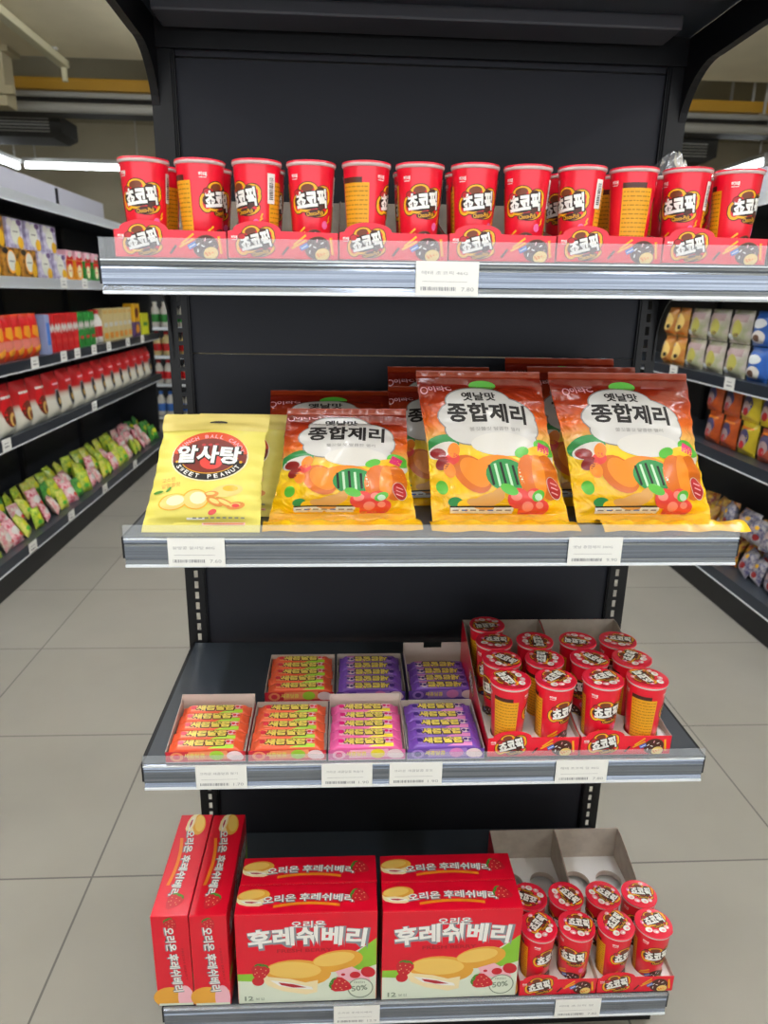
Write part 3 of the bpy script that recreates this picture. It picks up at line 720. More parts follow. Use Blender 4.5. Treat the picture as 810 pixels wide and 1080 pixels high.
# ------------------------------------------------------------------ candy sticks and their boxes (shelf c)
FLAV = dict(orange=('f4633c', 'f99a68', 'a8d63a', 'e6364a', 'd52a3c'), pink=('f062a8', 'f8b4d0', 'f4dc2a', 'e2187c', 'e064a6'), purple=('7f4fbc', 'a67fd2', 'e487c8', '4a2a86', '6b46a8'))
for n_, (a, b_, c_, d_, e_) in FLAV.items():
    mat('wrap_'+n_, a, .3, coat=.5, bump=(160, .25)); mat('wrapl_'+n_, b_, .3, coat=.5); mat('wrapa_'+n_, c_, .3, coat=.4); mat('wrapd_'+n_, d_, .3, coat=.4); mat('boxp_'+n_, e_, .4, coat=.3)
mat('letter_yellow', 'f5dc6c', .35, coat=.3); mat('letter_dark', '3c2a1c', .4); mat('wrap_white', 'f3d9dc', .35, coat=.4)
SL, SW, SH = .1225, .0222, .0200
def make_stick(fl):
    t = empty('candy_stick', cat='candy')
    b = MB(); W = 'wrap_'+fl; L = SL
    # rounded bar with crimped, flattened ends
    prof = []
    for k in range(16):
        a = 2*PI*k/16; c_, s_ = math.cos(a), math.sin(a)
        prof.append((math.copysign(abs(c_)**.5, c_)*SW/2, math.copysign(abs(s_)**.5, s_)*SH/2))
    st = [(-L/2, 1.0, .12), (-L/2+.006, 1.0, .2), (-L/2+.011, .96, .9), (-L/2+.016, 1, 1), (0, 1, 1.03), (L/2-.016, 1, 1), (L/2-.011, .96, .9), (L/2-.006, 1.0, .2), (L/2, 1.0, .12)]
    vs = [(x, y*sy, SH/2+z*sz_) for x, sy, sz_ in st for y, z in prof]; n = 16
    b.raw(vs, [(i*n+k, i*n+(k+1) % n, (i+1)*n+(k+1) % n, (i+1)*n+k) for i in range(len(st)-1) for k in range(n)] + [tuple(range(n))[::-1], tuple(range((len(st)-1)*n, len(st)*n))], W, True)
    s = Sheet()
    sgn = -1 if fl == 'purple' else 1
    s.poly([(-.046, -.006), (-.044, .0085), (.046, .0085), (.046, -.002), (.02, -.007)], 'wrapl_'+fl, 0)
    s.poly([(.004, -.0098), (.012, -.002), (.046, -.004), (.046, -.0098)], 'wrapa_'+fl, 1); s.poly([(.0, .004), (.008, .009), (.03, .009), (.04, .002)], 'wrapa_'+fl, 1)
    s.ell(.038, .003, .007, .0052, 'wrap_white', 2); s.ell(.036, .003, .0035, .003, 'wrapd_'+fl, 3); s.ell(.043, .002, .003, .0026, 'wrapd_'+fl, 3); s.ell(-.042, .002, .005, .0045, 'wrapd_'+fl, 2)
    s.text('새콤달콤', -.003, .0012, .067, .0128, 'letter_dark', 3, bold=.11, ref=0.); s.text('새콤달콤', -.003, .0016, .066, .0120, 'letter_yellow', 4, bold=.055, ref=0.)
    def fn(u, v, h):
        y = v; q = min(1, abs(y)/(SW/2)); z = SH/2 + SH/2*1.02*(1-q**4)**.25; return (u, y, z+h+.0002)
    b.sheet(s, fn, .012, .00012)
    b.build('wrapper', t); return t
STICK = {k: Kind(make_stick(k)) for k in FLAV}
def make_stick_box(fl, W, D, hb, notch=False, hs=.026):
    t = empty('candy_box', cat='candy box'); T = .0009; hf = .020
    b = MB(); b.box(-W/2, W/2, 0, D, 0, T, 'card_white'); b.build('tray_base', t)
    b = MB(); b.box(-W/2, W/2, 0, T, T, hf, 'boxp_'+fl)
    s = Sheet(); s.ell(-W*.36, .011, .011, .0085, 'wrapl_'+fl, 1); s.ell(-W*.36, .011, .006, .005, 'wrapd_'+fl, 2); s.poly([(-.03, .004), (-.028, .02), (.035, .022), (.04, .006)], 'wrapl_'+fl, 1)
    s.ell(.018, .013, .012, .009, 'wrapa_'+fl, 2); s.ell(W*.36, .012, .013, .009, 'wrap_white', 1); s.ell(W*.42, .009, .007, .006, 'wrap_white', 1); s.text('새콤달콤', -.018, .013, .034, .009, 'letter_yellow', 3, bold=.03)
    b.sheet(s, lambda u, v, h: (u, -h, v), None, .00012); b.build('front_panel', t)
    b = MB()
    if notch:
        b.prism([(-W/2, T), (W/2, T), (W/2, hb), (W*.10, hb), (W*.10, hb-.012), (-W*.18, hb-.012), (-W*.18, hb), (-W/2, hb)], 'y', D-T, D, 'kraft_light')
    else: b.box(-W/2, W/2, D-T, D, T, hb, 'kraft_light')
    b.face([(W/2, D+.0002, 0), (-W/2, D+.0002, 0), (-W/2, D+.0002, hs), (W/2, D+.0002, hs)], 'boxp_'+fl); b.build('back_wall', t)
    for s_ in (-1, 1):
        b = MB(); x = s_*W/2; xi = x-s_*T
        b.prism([(0, T), (D, T), (D, hb), (D*.9, max(hs, hb-.008)), (0, hf)], 'x', min(x, xi), max(x, xi), 'kraft_light')
        b.face([(x+s_*.0002, 0, T), (x+s_*.0002, D, T), (x+s_*.0002, D, hs), (x+s_*.0002, 0, hf)], 'boxp_'+fl); b.build('side_wall', t)
    return t
BX = [('orange', -.3735, -.4290, .132, .139, .044, 5, False, 'leftmost orange candy stick box with bare white back wall', 'leftmost orange box'),
      ('orange', -.2390, -.4290, .130, .137, .028, 5, False, 'orange candy stick box between the leftmost orange and the pink box', 'orange box beside the pink one'),
      ('pink', -.1060, -.4295, .130, .137, .044, 5, False, 'pink candy stick box with white back wall', 'pink box'),
      ('purple', .0270, -.4300, .132, .139, .028, 5, False, 'purple candy stick box in front, beside the pink box', 'front purple box'),
      ('orange', -.2300, -.2480, .132, .135, .028, 5, False, 'orange candy stick box behind another orange box, beside purple', 'rear orange box'),
      ('purple', -.0930, -.2480, .133, .137, .028, 5, False, 'purple candy stick box behind the pink box', 'purple box behind the pink one'),
      ('purple', .0470, -.2460, .135, .142, .050, 4, True, 'purple candy stick box with notched white back wall', 'purple box with the notched back')]
for fl, x, y, W, D, hb, n, notch, lb, short in BX:
    k = make_stick_box(fl, W, D, hb, notch); k.location = (x, y, sz('c', x)); k['label'] = lb; k['group'] = 'candy stick boxes on the third shelf'
    flip = fl == 'purple' and y > -.3
    for i in range(n):
        yy = y + .0155 + i*.0262
        STICK[fl].put((x+random.uniform(-.0015, .0015), yy, sz('c', x)+.0085), '%s candy stick from the front in the %s' % (ORD[i], short), 'candy sticks in the '+short, rz=PI if flip else 0, rx=-.2 if flip else .2)

# ------------------------------------------------------------------ bags (shelf b)
ramp_mat('jelly_film', [(0, 'f2b50e'), (.34, 'f6c40f'), (.52, 'f7d233'), (.62, 'efb860'), (.72, 'ea6a1c'), (.84, 'b8401a'), (.95, '922812'), (1, '7d1f12')], .2, .6, .10, bump=.6)
mat('bag_yellow', 'e8db66', .42, coat=.15, bump=(24, .35)); mat('bag_top', 'e3cf74', .45, bump=(30, .3))
mat('cloud', 'd6d3cf', .32, coat=.4); mat('cloud2', 'dfdbd4', .35, coat=.4); mat('pumpkin', 'ee8a1e', .35, coat=.4); mat('pumpkin_d', 'd66a10', .35, coat=.4); mat('melon', '2f8f4a', .35, coat=.3); mat('melon_l', 'bfe0c0', .35, coat=.3)
mat('green_b', '58b83a', .35, coat=.3); mat('straw', 'e4413a', .33, coat=.4); mat('straw_l', 'f28a7a', .33, coat=.4); mat('ginger', 'dba25a', .4); mat('seal_red', 'b81f24', .4, coat=.3); mat('candy_red', '8c1d1f', .3, coat=.5)
mat('film_yellow', 'f5bd16', .3, coat=.5, bump=(40, .4)); mat('strip_white', 'e8eef0', .4)
mat('magenta', 'd9286f', .35, coat=.3); mat('label_brown', '7b2418', .4); mat('label_orange', 'e0512a', .4); mat('cream', 'f6ecc0', .4); mat('nut', 'd98a3c', .4); mat('text_gray', '8d8a86', .6)
def pillow(w0, w1, h, th, seed, nx=36, nz=44, seal=.016, wr=1.):
    """front surface depth function of a filled bag: width w0 bottom, w1 top"""
    rr = random.Random(seed); ws = [(rr.uniform(20, 70), rr.uniform(-40, 40), rr.uniform(0, 6.3), rr.uniform(.4, 1)) for _ in range(7)]
    def half(v): t = v/h; return (w0 + (w1-w0)*t)/2 * (1-.05*math.sin(PI*t)**2)
    def d(u, v):
        t = min(1, max(0, v/h)); q = min(1, abs(u)/half(v))
        e = max(0., min(1., (v-seal)/(h*.22)))*max(0., min(1., (h-seal-v)/(h*.30))); e = math.sqrt(max(0, e*(2-e))) if e < 1 else 1
        b = th*(1-q**2.6)*e*(1-.25*t)
        wv = sum(a*math.sin(p*u+s_*v+f_) for p, s_, f_, a in ws)*.0011*wr*(1-q**6)
        fold = .0022*wr*math.sin(26*v/h*2 + 3*math.sin(9*u))*max(0, q-.55)*2
        return b + (wv+fold)*(.3+.7*e)
    return half, d
def bag_mesh(b, half, d, h, nx, nz, mf, mb, back=.55, shear=0.):
    def pt(i, j, side):
        v = h*j/nz; u = (2*i/nx-1)*half(v)
        return (u+shear*v, (-d(u, v) if side < 0 else max(.0006, d(u, v)*back+.0006)), v)
    for side, m in ((-1, mf), (1, mb)):
        vs = [pt(i, j, side) for j in range(nz+1) for i in range(nx+1)]
        fs = [(j*(nx+1)+i, j*(nx+1)+i+1, (j+1)*(nx+1)+i+1, (j+1)*(nx+1)+i) for j in range(nz) for i in range(nx)]
        if side > 0: fs = [f_[::-1] for f_ in fs]
        b.raw(vs, fs, m, True)
    for i0 in (0, nx):                                       # close the side edges
        for j in range(nz):
            q = [pt(i0, j, -1), pt(i0, j+1, -1), pt(i0, j+1, 1), pt(i0, j, 1)]; b.face(q if i0 == 0 else q[::-1], mf)
    for j0 in (0, nz):
        for i in range(nx):
            q = [pt(i, j0, -1), pt(i, j0, 1), pt(i+1, j0, 1), pt(i+1, j0, -1)]; b.face(q if j0 == 0 else q[::-1], mf)
def jelly_sheet(W, H):
    s = Sheet(); s.push(0, 0, H/.25, 0)
    s.ell(.004, .236, .024, .009, 'green_b', 0)
    s.text('이라C', -.073, .229, .040, .012, 'lid_pink', 1, .04, bold=.03); s.ring(-.100, .226, .0065, .0065, .0018, 'lid_pink', 1)
    for x, y, rx, ry in ((0, .178, .084, .036), (-.012, .205, .055, .024), (.035, .162, .052, .034), (.02, .14, .06, .022), (-.03, .156, .045, .026)):
        s.ell(x, y, rx+.002, ry+.002, 'text_gray', 1, 0, 28); s.ell(x, y, rx, ry, 'cloud', 2, 0, 28)
    s.ell(.018, .130, .055, .020, 'cloud2', 3, 0, 24)
    s.text('옛날맛', -.010, .213, .058, .016, 'ink', 4, -.02, bold=.03); s.text('종합제리', .000, .184, .136, .034, 'ink', 4, -.03, bold=.035)
    s.text('쫄깃쫄깃 달콤한 젤리', .008, .156, .086, .006, 'text_gray', 4)
    # window with sweets, fruit pictures
    s.ell(.085, .118, .030, .020, 'cloud2', 0, -.5); s.ell(.092, .100, .020, .008, 'green_b', 1, -.7); s.push(.0, -.018, 1.2, 0)
    s.ell(-.072, .122, .026, .016, 'melon', 1, .3); s.ell(-.070, .116, .023, .011, 'cloud2', 2, .3)
    for k, (x, y, m) in enumerate(((-.078, .112, 'candy_red'), (-.060, .104, 'straw'), (-.074, .098, 'candy_red'), (-.056, .116, 'orange'), (-.066, .088, 'orange'))): s.ell(x, y, .011, .008, m, 3, .4*k)
    s.ell(-.082, .068, .012, .017, 'yellow', 2); s.ell(-.080, .064, .008, .010, 'green_b', 3)
    s.ell(-.036, .082, .03, .022, 'pumpkin_d', 2, -.9); s.ell(-.032, .084, .024, .016, 'pumpkin', 3, -.9)
    s.ell(.002, .090, .036, .018, 'pumpkin', 3); s.ell(.012, .080, .030, .023, 'melon', 4)
    for k in range(6): s.rect(-.012+k*.0085, -.0085+k*.0085, .062+.002*abs(k-2), .098-.002*abs(k-2), 'melon_l' if k % 2 else 'ink', 5, .1)
    for x, rx in ((.060, .030), (.048, .020), (.074, .020), (.060, .010)): s.ell(x, .078, rx, .032, 'pumpkin' if rx > .025 or rx < .015 else 'pumpkin_d', 4 if rx > .025 else 5 if rx > .015 else 6)
    s.ell(.062, .112, .022, .010, 'yellow', 3, .2); s.ell(.078, .120, .018, .011, 'green_b', 2, -.4); s.ell(.040, .113, .012, .007, 'green_b', 4, .4)
    s.rect(.066, .084, .112, .126, 'magenta', 3, -.4)
    s.ell(-.02, .045, .026, .009, 'ginger', 4, .3); s.ell(-.03, .040, .020, .007, 'ginger', 5, -.2); s.ell(-.006, .052, .016, .007, 'ginger', 5, .7)
    s.ell(-.065, .043, .010, .007, 'melon', 3); s.ell(-.052, .038, .011, .008, 'yellow', 4)
    for x, y, r_ in ((.024, .048, .016), (.048, .050, .014), (.040, .034, .017), (.058, .036, .012)):
        s.ell(x, y, r_, r_*.85, 'straw', 6, .4); s.ell(x-.003, y+.003, r_*.5, r_*.4, 'straw_l', 7)
    s.ell(.054, .052, .011, .007, 'green_b', 8, .5); s.ell(.054, .050, .006, .005, 'melon_l', 9); s.ell(.012, .060, .013, .007, 'green_b', 7, -.4)
    s.pop()
    s.ell(.098, .058, .013, .020, 'cloud', 6, .35); s.ell(.098, .058, .012, .019, 'seal_red', 7, .35)
    for k in range(3): s.rect(.091, .105, .064-k*.008, .066-k*.008, 'lid_pink', 8, -.3)
    s.rect(-.088, .020, .016, .025, 'strip_white', 4); s.rect(-.088, .020, .025, .0275, 'ink', 5)
    for k in range(7): s.rect(-.084+k*.015, -.074+k*.015, .0195, .0215, 'blue' if k % 3 == 1 else 'text_gray', 5)
    s.rect(-.06, .07, .009, .0105, 'orange', 4)
    s.pop(); return s
def make_jelly(seed, W0=.222, W1=.206, H=.252, th=.036, flap=True, lean=.36, shear=0., off=0., fx=0.):
    t = empty('jelly_bag', cat='candy bag')
    half, d = pillow(W0, W1, H, th, seed, wr=1.7)
    b = MB(); bag_mesh(b, half, d, H, 40, 48, 'jelly_film', 'jelly_film', shear=shear)
    sh = jelly_sheet(W0, max(H, .232))
    sh.t = [(t_, m, l) for t_, m, l in sh.t if not off or .02+(min(p[1] for p in t_)-.02)*off < H-.006]
    def fn(u, v, h):
        v = max(.014, min(H-.004, v if not off else .02+(v-.02)*off)); uu = max(-half(v)*.985, min(half(v)*.985, u*.98)); return (uu+shear*v, -d(uu, v)-h-.0004, v)
    b.sheet(sh, fn, .0065, .00022)
    b.build('film', t)
    c_ = MB()                                                # crimped top seal
    n = 40
    vs = []; fs = []
    for j in range(5):
        for i in range(n+1):
            u = (2*i/n-1)*half(H)+shear*H; vs.append((u, -.0012 + .0010*math.sin(i*1.1)*(j/4) + (.0012 if j % 2 else 0), H+.003*j-.001))
    for j in range(4):
        for i in range(n): fs.append((j*(n+1)+i, j*(n+1)+i+1, (j+1)*(n+1)+i+1, (j+1)*(n+1)+i))
    c_.raw(vs, fs, mat('seal_film', '96300f', .3, coat=.5), True)
    c_.raw([(v[0], v[1]+.0006, v[2]) for v in vs], [f_[::-1] for f_ in fs], 'seal_film', True); c_.build('top_seal', t)
    if flap:                                                 # bottom seal folded forward on the shelf
        c_ = MB(); vs = []; fs = []; m_ = 6
        for j in range(m_+1):
            for i in range(n+1):
                u = (2*i/n-1)*(W0/2+.006)+fx; f_ = j/m_; y = .006 - .052*f_ - .004*math.sin(i*.5+seed)*f_
                vs.append((u, y, .0008 + .011*math.sin(PI*f_)*(.65+.35*math.sin(i*.8+seed)) ))
        for j in range(m_):
            for i in range(n): fs.append((j*(n+1)+i, (j+1)*(n+1)+i, (j+1)*(n+1)+i+1, j*(n+1)+i+1))
        c_.raw(vs, fs, 'film_yellow', True); c_.build('bottom_seal', t).rotation_euler = (lean, 0, 0)
    return t
def place_bag(o, x, y, k, lean, rz, label, group=None, z=0., roll=0.):
    o.location = (x, y, sz(k, x, .12)+z); o.rotation_euler = (-lean, roll, rz); o['label'] = label
    if group: o['group'] = group
JB = 'jelly candy bags on the second shelf'
KB = Kind(make_jelly(11, flap=False))                        # bags standing behind
J1 = make_jelly(3, .240, .196, .178, .042, lean=.42, off=.80, shear=.05); J2 = make_jelly(5, .226, .206, .240, shear=-.15); J3 = make_jelly(8, .228, .236, .240, shear=-.17, fx=.035)
place_bag(J1, -.147, -.352, 'b', .42, .03, 'small front jelly bag with white cloud label, beside the yellow pouch', JB)
place_bag(J2, .112, -.356, 'b', .36, .0, 'tall jelly bag with white cloud label, in the middle of the second shelf', JB)
place_bag(J3, .352, -.356, 'b', .36, .0, 'large jelly bag with creased shiny film at the right end of the second shelf', JB)
def put_back(x, y, lean, rz, lb, sc=1.): 
    KB.put((x, y, sz('b', x)+.001), lb, JB, rz=rz, rx=-lean, sc=sc)
put_back(-.166, -.243, .62, .03, 'dark red-topped jelly bag right behind the small front jelly bag', (1.08, .84, .84))
put_back(.030, -.258, .55, .06, 'jelly bag behind the middle jelly bag, dark corner showing at its left', .86)
put_back(.042, -.190, .50, .05, 'rearmost jelly bag behind the middle one, only its left corner showing', .96)
put_back(.290, -.262, .45, .02, 'jelly bag behind the right-end jelly bag, top edge showing', .98)
put_back(.265, -.195, .45, -.02, 'rearmost jelly bag behind the right-end one, amber top edge showing', 1.02)

def pouch_sheet():
    s = Sheet()
    # round brown and orange emblem
    cx, cy = 0, .120
    s.ell(cx, cy, .052, .041, 'cream', 0, 0, 32); s.ell(cx, cy, .050, .039, 'label_brown', 1, 0, 32)
    s.ring(cx, cy+.002, .050, .0395, .012, 'label_orange', 2, 24, .1, PI-.1); s.ring(cx, cy, .050, .039, .011, 'ink', 2, 24, PI+.25, 2*PI-.25)
    s.ring(cx, cy-.001, .0385, .028, .0012, 'gold', 3, 24, PI, 2*PI)
    s.ell(cx+.004, cy-.010, .015, .012, 'straw', 3)
    def ringtext(txt, rx, ry, a0, a1, sz_, m, flip):
        n = len(txt)
        for i, ch in enumerate(txt):
            if ch == ' ': continue
            a = a0+(a1-a0)*(i+.5)/n
            s.text(ch, cx+rx*math.cos(a), cy+ry*math.sin(a), sz_*.8, sz_, m, 4, a-PI/2 if not flip else a+PI/2, bold=.02)
    ringtext('CRUNCH BALL CANDY', .0445, .0335, PI-.25, .25, .0062, 'lid_pink', False); ringtext('SWEET PEANUT', .0445, .0335, PI+.42, 2*PI-.42, .0066, 'white', True)
    for a in (PI+.25, 2*PI-.25): s.ell(cx+.044*math.cos(a), cy+.033*math.sin(a), .002, .002, 'gold', 4)
    for k in range(3): s.ell(cx-.009+k*.009, cy+.0185, .0028, .0022, 'cherry', 4)
    s.text('알사탕', cx+.0, cy+.002, .084, .028, 'ink', 4, -.03, bold=.08, ref=0.); s.text('알사탕', cx-.001, cy+.003, .083, .027, 'white', 5, -.03, bold=.04, ref=0.)
    s.text('이라C', -.042, .155, .018, .005, 'tan', 2)
    s.text('고소한', -.050, .082, .018, .007, 'nut', 2, .15); s.text('알땅콩맛', -.046, .073, .026, .007, 'nut', 2, .15)
    s.ell(-.062, .062, .007, .0025, 'leaf', 2, .2); s.ell(-.048, .066, .005, .002, 'leaf', 2, 1.)
    for x, y, rx, ry, r_ in ((-.040, .046, .020, .013, .2), (-.010, .050, .018, .016, -.2)):
        s.ell(x, y, rx, ry, 'gold', 2, r_); s.ell(x, y, rx*.9, ry*.9, 'tan', 3, r_); s.ell(x+.003, y+.002, rx*.6, ry*.6, 'cream', 4, r_)
    s.ell(.030, .064, .021, .010, 'tan', 2, .2); s.ell(.034, .068, .010, .005, 'gold', 3)
    for x, y, rx, ry, r_ in ((.016, .046, .013, .006, -.5), (.030, .044, .016, .005, -.5), (.044, .040, .012, .006, .2), (.010, .058, .010, .005, .1)): s.ell(x, y, rx, ry, 'nut', 3, r_); s.ell(x-.001, y+.001, rx*.6, ry*.5, 'tan', 4, r_)
    s.ell(.014, .030, .006, .004, 'straw', 3, .5); s.ell(.044, .040, .005, .003, 'straw', 5)
    s.rect(-.02, .004, .019, .022, 'white', 2); s.rect(.0, .058, .0115, .0155, 'petal', 2); s.rect(.002, .056, .0125, .0145, 'nut', 3)
    for k in range(9): s.rect(-.012+k*.008, -.007+k*.008, .0205+.0, .0225, 'text_gray', 3)
    return s
def make_pouch(seed):
    t = empty('candy_pouch', cat='candy bag'); H = .190; k_ = .10
    half0, d = pillow(.180, .166, H, .020, seed, wr=.9)
    def half(v):                                             # straight sides below, rounded shoulders at the tear line
        tt = v/H; return half0(v)*(1 - .05*math.exp(-((tt-.80)/.05)**2)) * (1 if tt < .97 else math.sqrt(max(.0, 1-((tt-.97)/.034)**2))*.06+.94)
    b = MB(); bag_mesh(b, half, d, H, 36, 48, 'bag_yellow', 'bag_yellow', shear=k_)
    def fn(u, v, h):
        uu = max(-half(v)*.98, min(half(v)*.98, u*1.14)); vv = v*.97; return (uu+k_*vv, -d(uu, vv)-h-.0004, vv)
    b.sheet(pouch_sheet(), fn, .006, .0002); b.build('film', t)
    c_ = MB(); n = 30; vs = []; fs = []                      # zip-top header above the tear line
    for j in range(9):
        v = H*.845 + (H*.157)*j/8
        for i in range(n+1):
            u = (2*i/n-1)*half(min(v, H))*.995; vs.append((u+k_*v, -d(u, min(v, H))-.0014-.001*math.sin(j*1.3+i*.2), v))
    for j in range(8):
        for i in range(n): fs.append((j*(n+1)+i, j*(n+1)+i+1, (j+1)*(n+1)+i+1, (j+1)*(n+1)+i))
    c_.raw(vs, fs, 'bag_top', True)
    s = Sheet(); s.ell(.004, H*.925, .014, .0028, 'ink', 0)
    c_.sheet(s, lambda u, v, h: (u+k_*v, -d(u, v)-.0026-h, v)); c_.build('header', t, label='tan header strip with hang slot')
    return t
P1 = make_pouch(21); place_bag(P1, -.365, -.402, 'b', .50, .0, 'yellow candy pouch in front with round brown emblem at the left shelf end', roll=.0)
P2 = make_pouch(22); P2.scale = (.93, .93, .93); place_bag(P2, -.338, -.318, 'b', .50, -.06, 'yellow candy pouch standing behind the front one, its right edge showing')

# ------------------------------------------------------------------ side aisles: long runs of black shelving
mat('header_gray', 'bdbdc8', .5); mat('run_rail', 'd5dae0', .3, metal=.35); mat('run_dark', '2a2d33', .45); mat('kick', '15161a', .5); mat('run_under', '101114', .6)
def run(name, label, sgn, xf, xb, y0, y1, top_rail='run_rail'):
    """shelving run along y; front at x = xf, back at x = xb"""
    t = empty(name, (xf, y0, 0), 0, label, 'shelving'); F = lambda x: x-xf
    def bx(b, x0, x1, ya, yb, z0, z1, m, bev=0.):
        a, c_ = sorted((F(x0), F(x1))); b.box(a, c_, ya-y0, yb-y0, z0, z1, m, bev)
    s_ = 1 if xb > xf else -1
    for i in range(4):
        ya = y0+(y1-y0)*i/4; yb = y0+(y1-y0)*(i+1)/4
        b = MB(); bx(b, xb, xb+s_*.02, ya+.002, yb-.002, .1, 1.84, 'run_dark'); b.build('back_panel', t)
        b = MB(); bx(b, xb-s_*.02, xb, ya+.003, yb-.003, 1.86, 2.075, 'header_gray', .003); b.build('header_panel', t)
        b = MB(); bx(b, xb-s_*.03, xb+s_*.02, ya-.015, ya+.015, 0, 2.06, 'kick'); b.build('upright', t)
    for ye in (y0, y1):
        b = MB(); bx(b, xf+s_*.10, xb, ye-.012, ye+.012, .1, 1.84, 'kick'); b.build('end_panel', t)
    b = MB(); bx(b, xf, xb, y0, y1, 0, .118, 'kick', .004); b.build('base_plinth', t)
    for zt, dx in ((.166, 0), (.69, .05), (1.040, .05), (1.445, .05), (1.845, .03)):
        x0 = xf+s_*dx
        o = empty('shelf', (F(x0), 0, zt)); o.parent = t
        b = MB(); a, c_ = sorted((0, xb-x0)); b.box(a, c_, 0, y1-y0, -.03, -.004, 'run_dark'); b.box(a, c_, 0, y1-y0, -.004, 0, 'shelf_top'); b.build('deck', o)
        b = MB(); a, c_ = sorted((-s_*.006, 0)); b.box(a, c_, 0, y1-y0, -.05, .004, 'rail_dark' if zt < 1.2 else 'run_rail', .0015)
        a, c_ = sorted((-s_*.010, -s_*.004)); b.box(a, c_, 0, y1-y0, -.052, -.046, 'rail_bead'); b.build('price_rail', o)
    return t
run('aisle_shelving', 'long black shelving run along the left aisle', 1, -1.727, -2.17, .95, 5.05)
run('aisle_shelving', 'long black shelving run along the right aisle', -1, 1.633, 2.08, .6, 5.05)
def side_tag(x, y, z, rz, lb):
    b = MB(); b.box(-.046, .046, -.0015, 0, -.030, .030, 'tag_paper')
    s = Sheet(); s.rect(-.025, .02, .006, .010, 'tag_ink'); s.rect(-.025, .015, -.012, -.006, 'tag_bar'); s.rect(.018, .028, -.012, -.007, 'tag_ink'); b.sheet(s, lambda u, v, h: (u, -.0015-h, v))
    o = b.build('price_tag'); o.location = (x, y, z); o.rotation_euler = (0, 0, rz); tag(o, lb, 'price tag', 'price tags on the side aisle rails')
RL, RR = PI/2, -PI/2
for n_, (z, xs, ys) in enumerate(((1.022, -1.7865+.019, (2.43, 2.83, 3.05, 3.35, 3.65, 4.1, 4.5)), (1.427, -1.7865+.019, (2.95, 3.3)), (.672, -1.7865+.019, (2.0, 3.25)), (.143, -1.7375+.019, (2.02, 2.55, 3.15, 3.85)))):
    nm = ('middle rail', 'upper rail', 'lower rail', 'bottom rail')[n_]
    for i, y in enumerate(ys): side_tag(xs, y, z, RL, '%s white tag from the near end on the left aisle %s' % (ORD[i], nm))
for i, y in enumerate((2.45, 1.85)): side_tag(1.683-.0105, y, 1.020, RR, ('white tag on the right aisle rail under the yellow-orange snack bags', 'white tag on the right aisle rail under the pale snack bags')[i])

# --- goods for the side aisles, each kind once then copied
def packed(name, cat, w_, h, d, base, draw=None, bag=True, seed=1, th=None):
    """a bag (pillow) or a carton standing on its base, front towards -y"""
    if bag:
        half, dd = pillow(w_, w_*.95, h, th or d*.5, seed, seal=.01)
        b = MB(); bag_mesh(b, half, dd, h, 14, 14, base, base, 1.0)
        if draw:
            s = Sheet(); draw(s); b.sheet(s, lambda u, v, hh: (max(-half(v), min(half(v), u)), -dd(max(-half(v), min(half(v), u)), v)-hh-.0006, v), w_/7, .0004)
    else:
        b = MB(); b.box(-w_/2, w_/2, -d/2, d/2, 0, h, base, .003)
        if draw: s = Sheet(); draw(s); b.sheet(s, lambda u, v, hh: (max(-w_/2, min(w_/2, u)), -d/2-hh, v), None, .0004)
    o = b.build(name); o['category'] = cat; return Kind(o)
mat('gold_box', 'c98a2a', .4, noise=(30, '3b2a1c')); mat('medal', 'dfe0d2', .5); mat('lilac', '9f93b8', .45, noise=(26, 'd9d4e4')); mat('gb_yellow', 'e9b21c', .4); mat('orange_pack', 'e0481f', .4); mat('or_gold', 'f2a02a', .4); mat('or_pink', 'd9796a', .45)
mat('can_red', 'd01c22', .35); mat('can_green', '2f8f3c', .35); mat('beige', 'd8c58c', .5); mat('lime', 'd3d62a', .45); mat('bottle_white', 'dcd9d2', .4); mat('violet', '6a4a80', .45); mat('choc_white', 'd9d5c8', .45); mat('choc_oval', '6a2a18', .4); mat('biscuit', 'd8b060', .45)
def d_gold(s): s.ell(0, .075, .060, .062, 'ink', 0); s.ell(0, .075, .056, .058, 'or_gold', 1); s.ell(0, .078, .044, .048, 'medal', 2); s.rect(-.03, .03, .074, .080, 'text_gray', 3); s.ell(.055, .04, .032, .04, 'gb_yellow', 2); s.ell(-.06, .125, .03, .015, 'ink', 1)
def d_lil(s): s.ell(0, .075, .054, .058, 'medal', 1); s.rect(-.03, .03, .076, .082, 'text_gray', 2); s.ell(.05, .030, .034, .030, 'gb_yellow', 2); s.ell(-.055, .12, .032, .02, 'cloud2', 1); s.ell(.05, .125, .03, .014, 'violet', 1)
def d_jar(s, m='or_gold'): s.rect(-.05, .05, .08, .115, 'can_red', 0); s.ell(0, .055, .033, .040, 'cream', 1); s.rect(-.02, .02, .052, .058, 'straw', 2)
GOLD = packed('snack_box', 'box', .19, .142, .09, 'gold_box', d_gold, False); LIL = packed('snack_box', 'box', .185, .142, .09, 'lilac', d_lil, False)
JARR = packed('snack_pack', 'pack', .11, .12, .07, 'or_gold', d_jar, False); JARG = packed('snack_pack', 'pack', .11, .12, .07, 'can_green', d_jar, False); JARP = packed('snack_pack', 'pack', .10, .055, .07, 'petal', lambda s: (s.rect(-.05, .05, .0, .02, 'can_red'), s.ell(0, .03, .025, .018, 'cloud2', 1)), False)
XL = -1.86
zb = 1.4455
L_ = lambda *a: ' '.join(a)
for i, y in enumerate((1.98, 2.20, 2.42, 2.63)): GOLD.put((XL, y, zb), L_(ORD[i], 'gold and black snack box from the near end, lower row, left aisle shelf'), 'gold boxes on the left aisle', RL)
for i, y in enumerate((2.06, 2.28)): GOLD.put((XL, y, zb+.1425), ('gold snack box on top of the gold boxes, nearer one', 'gold snack box on top of the gold boxes, beside the lilac boxes')[i], 'gold boxes on the left aisle', RL)
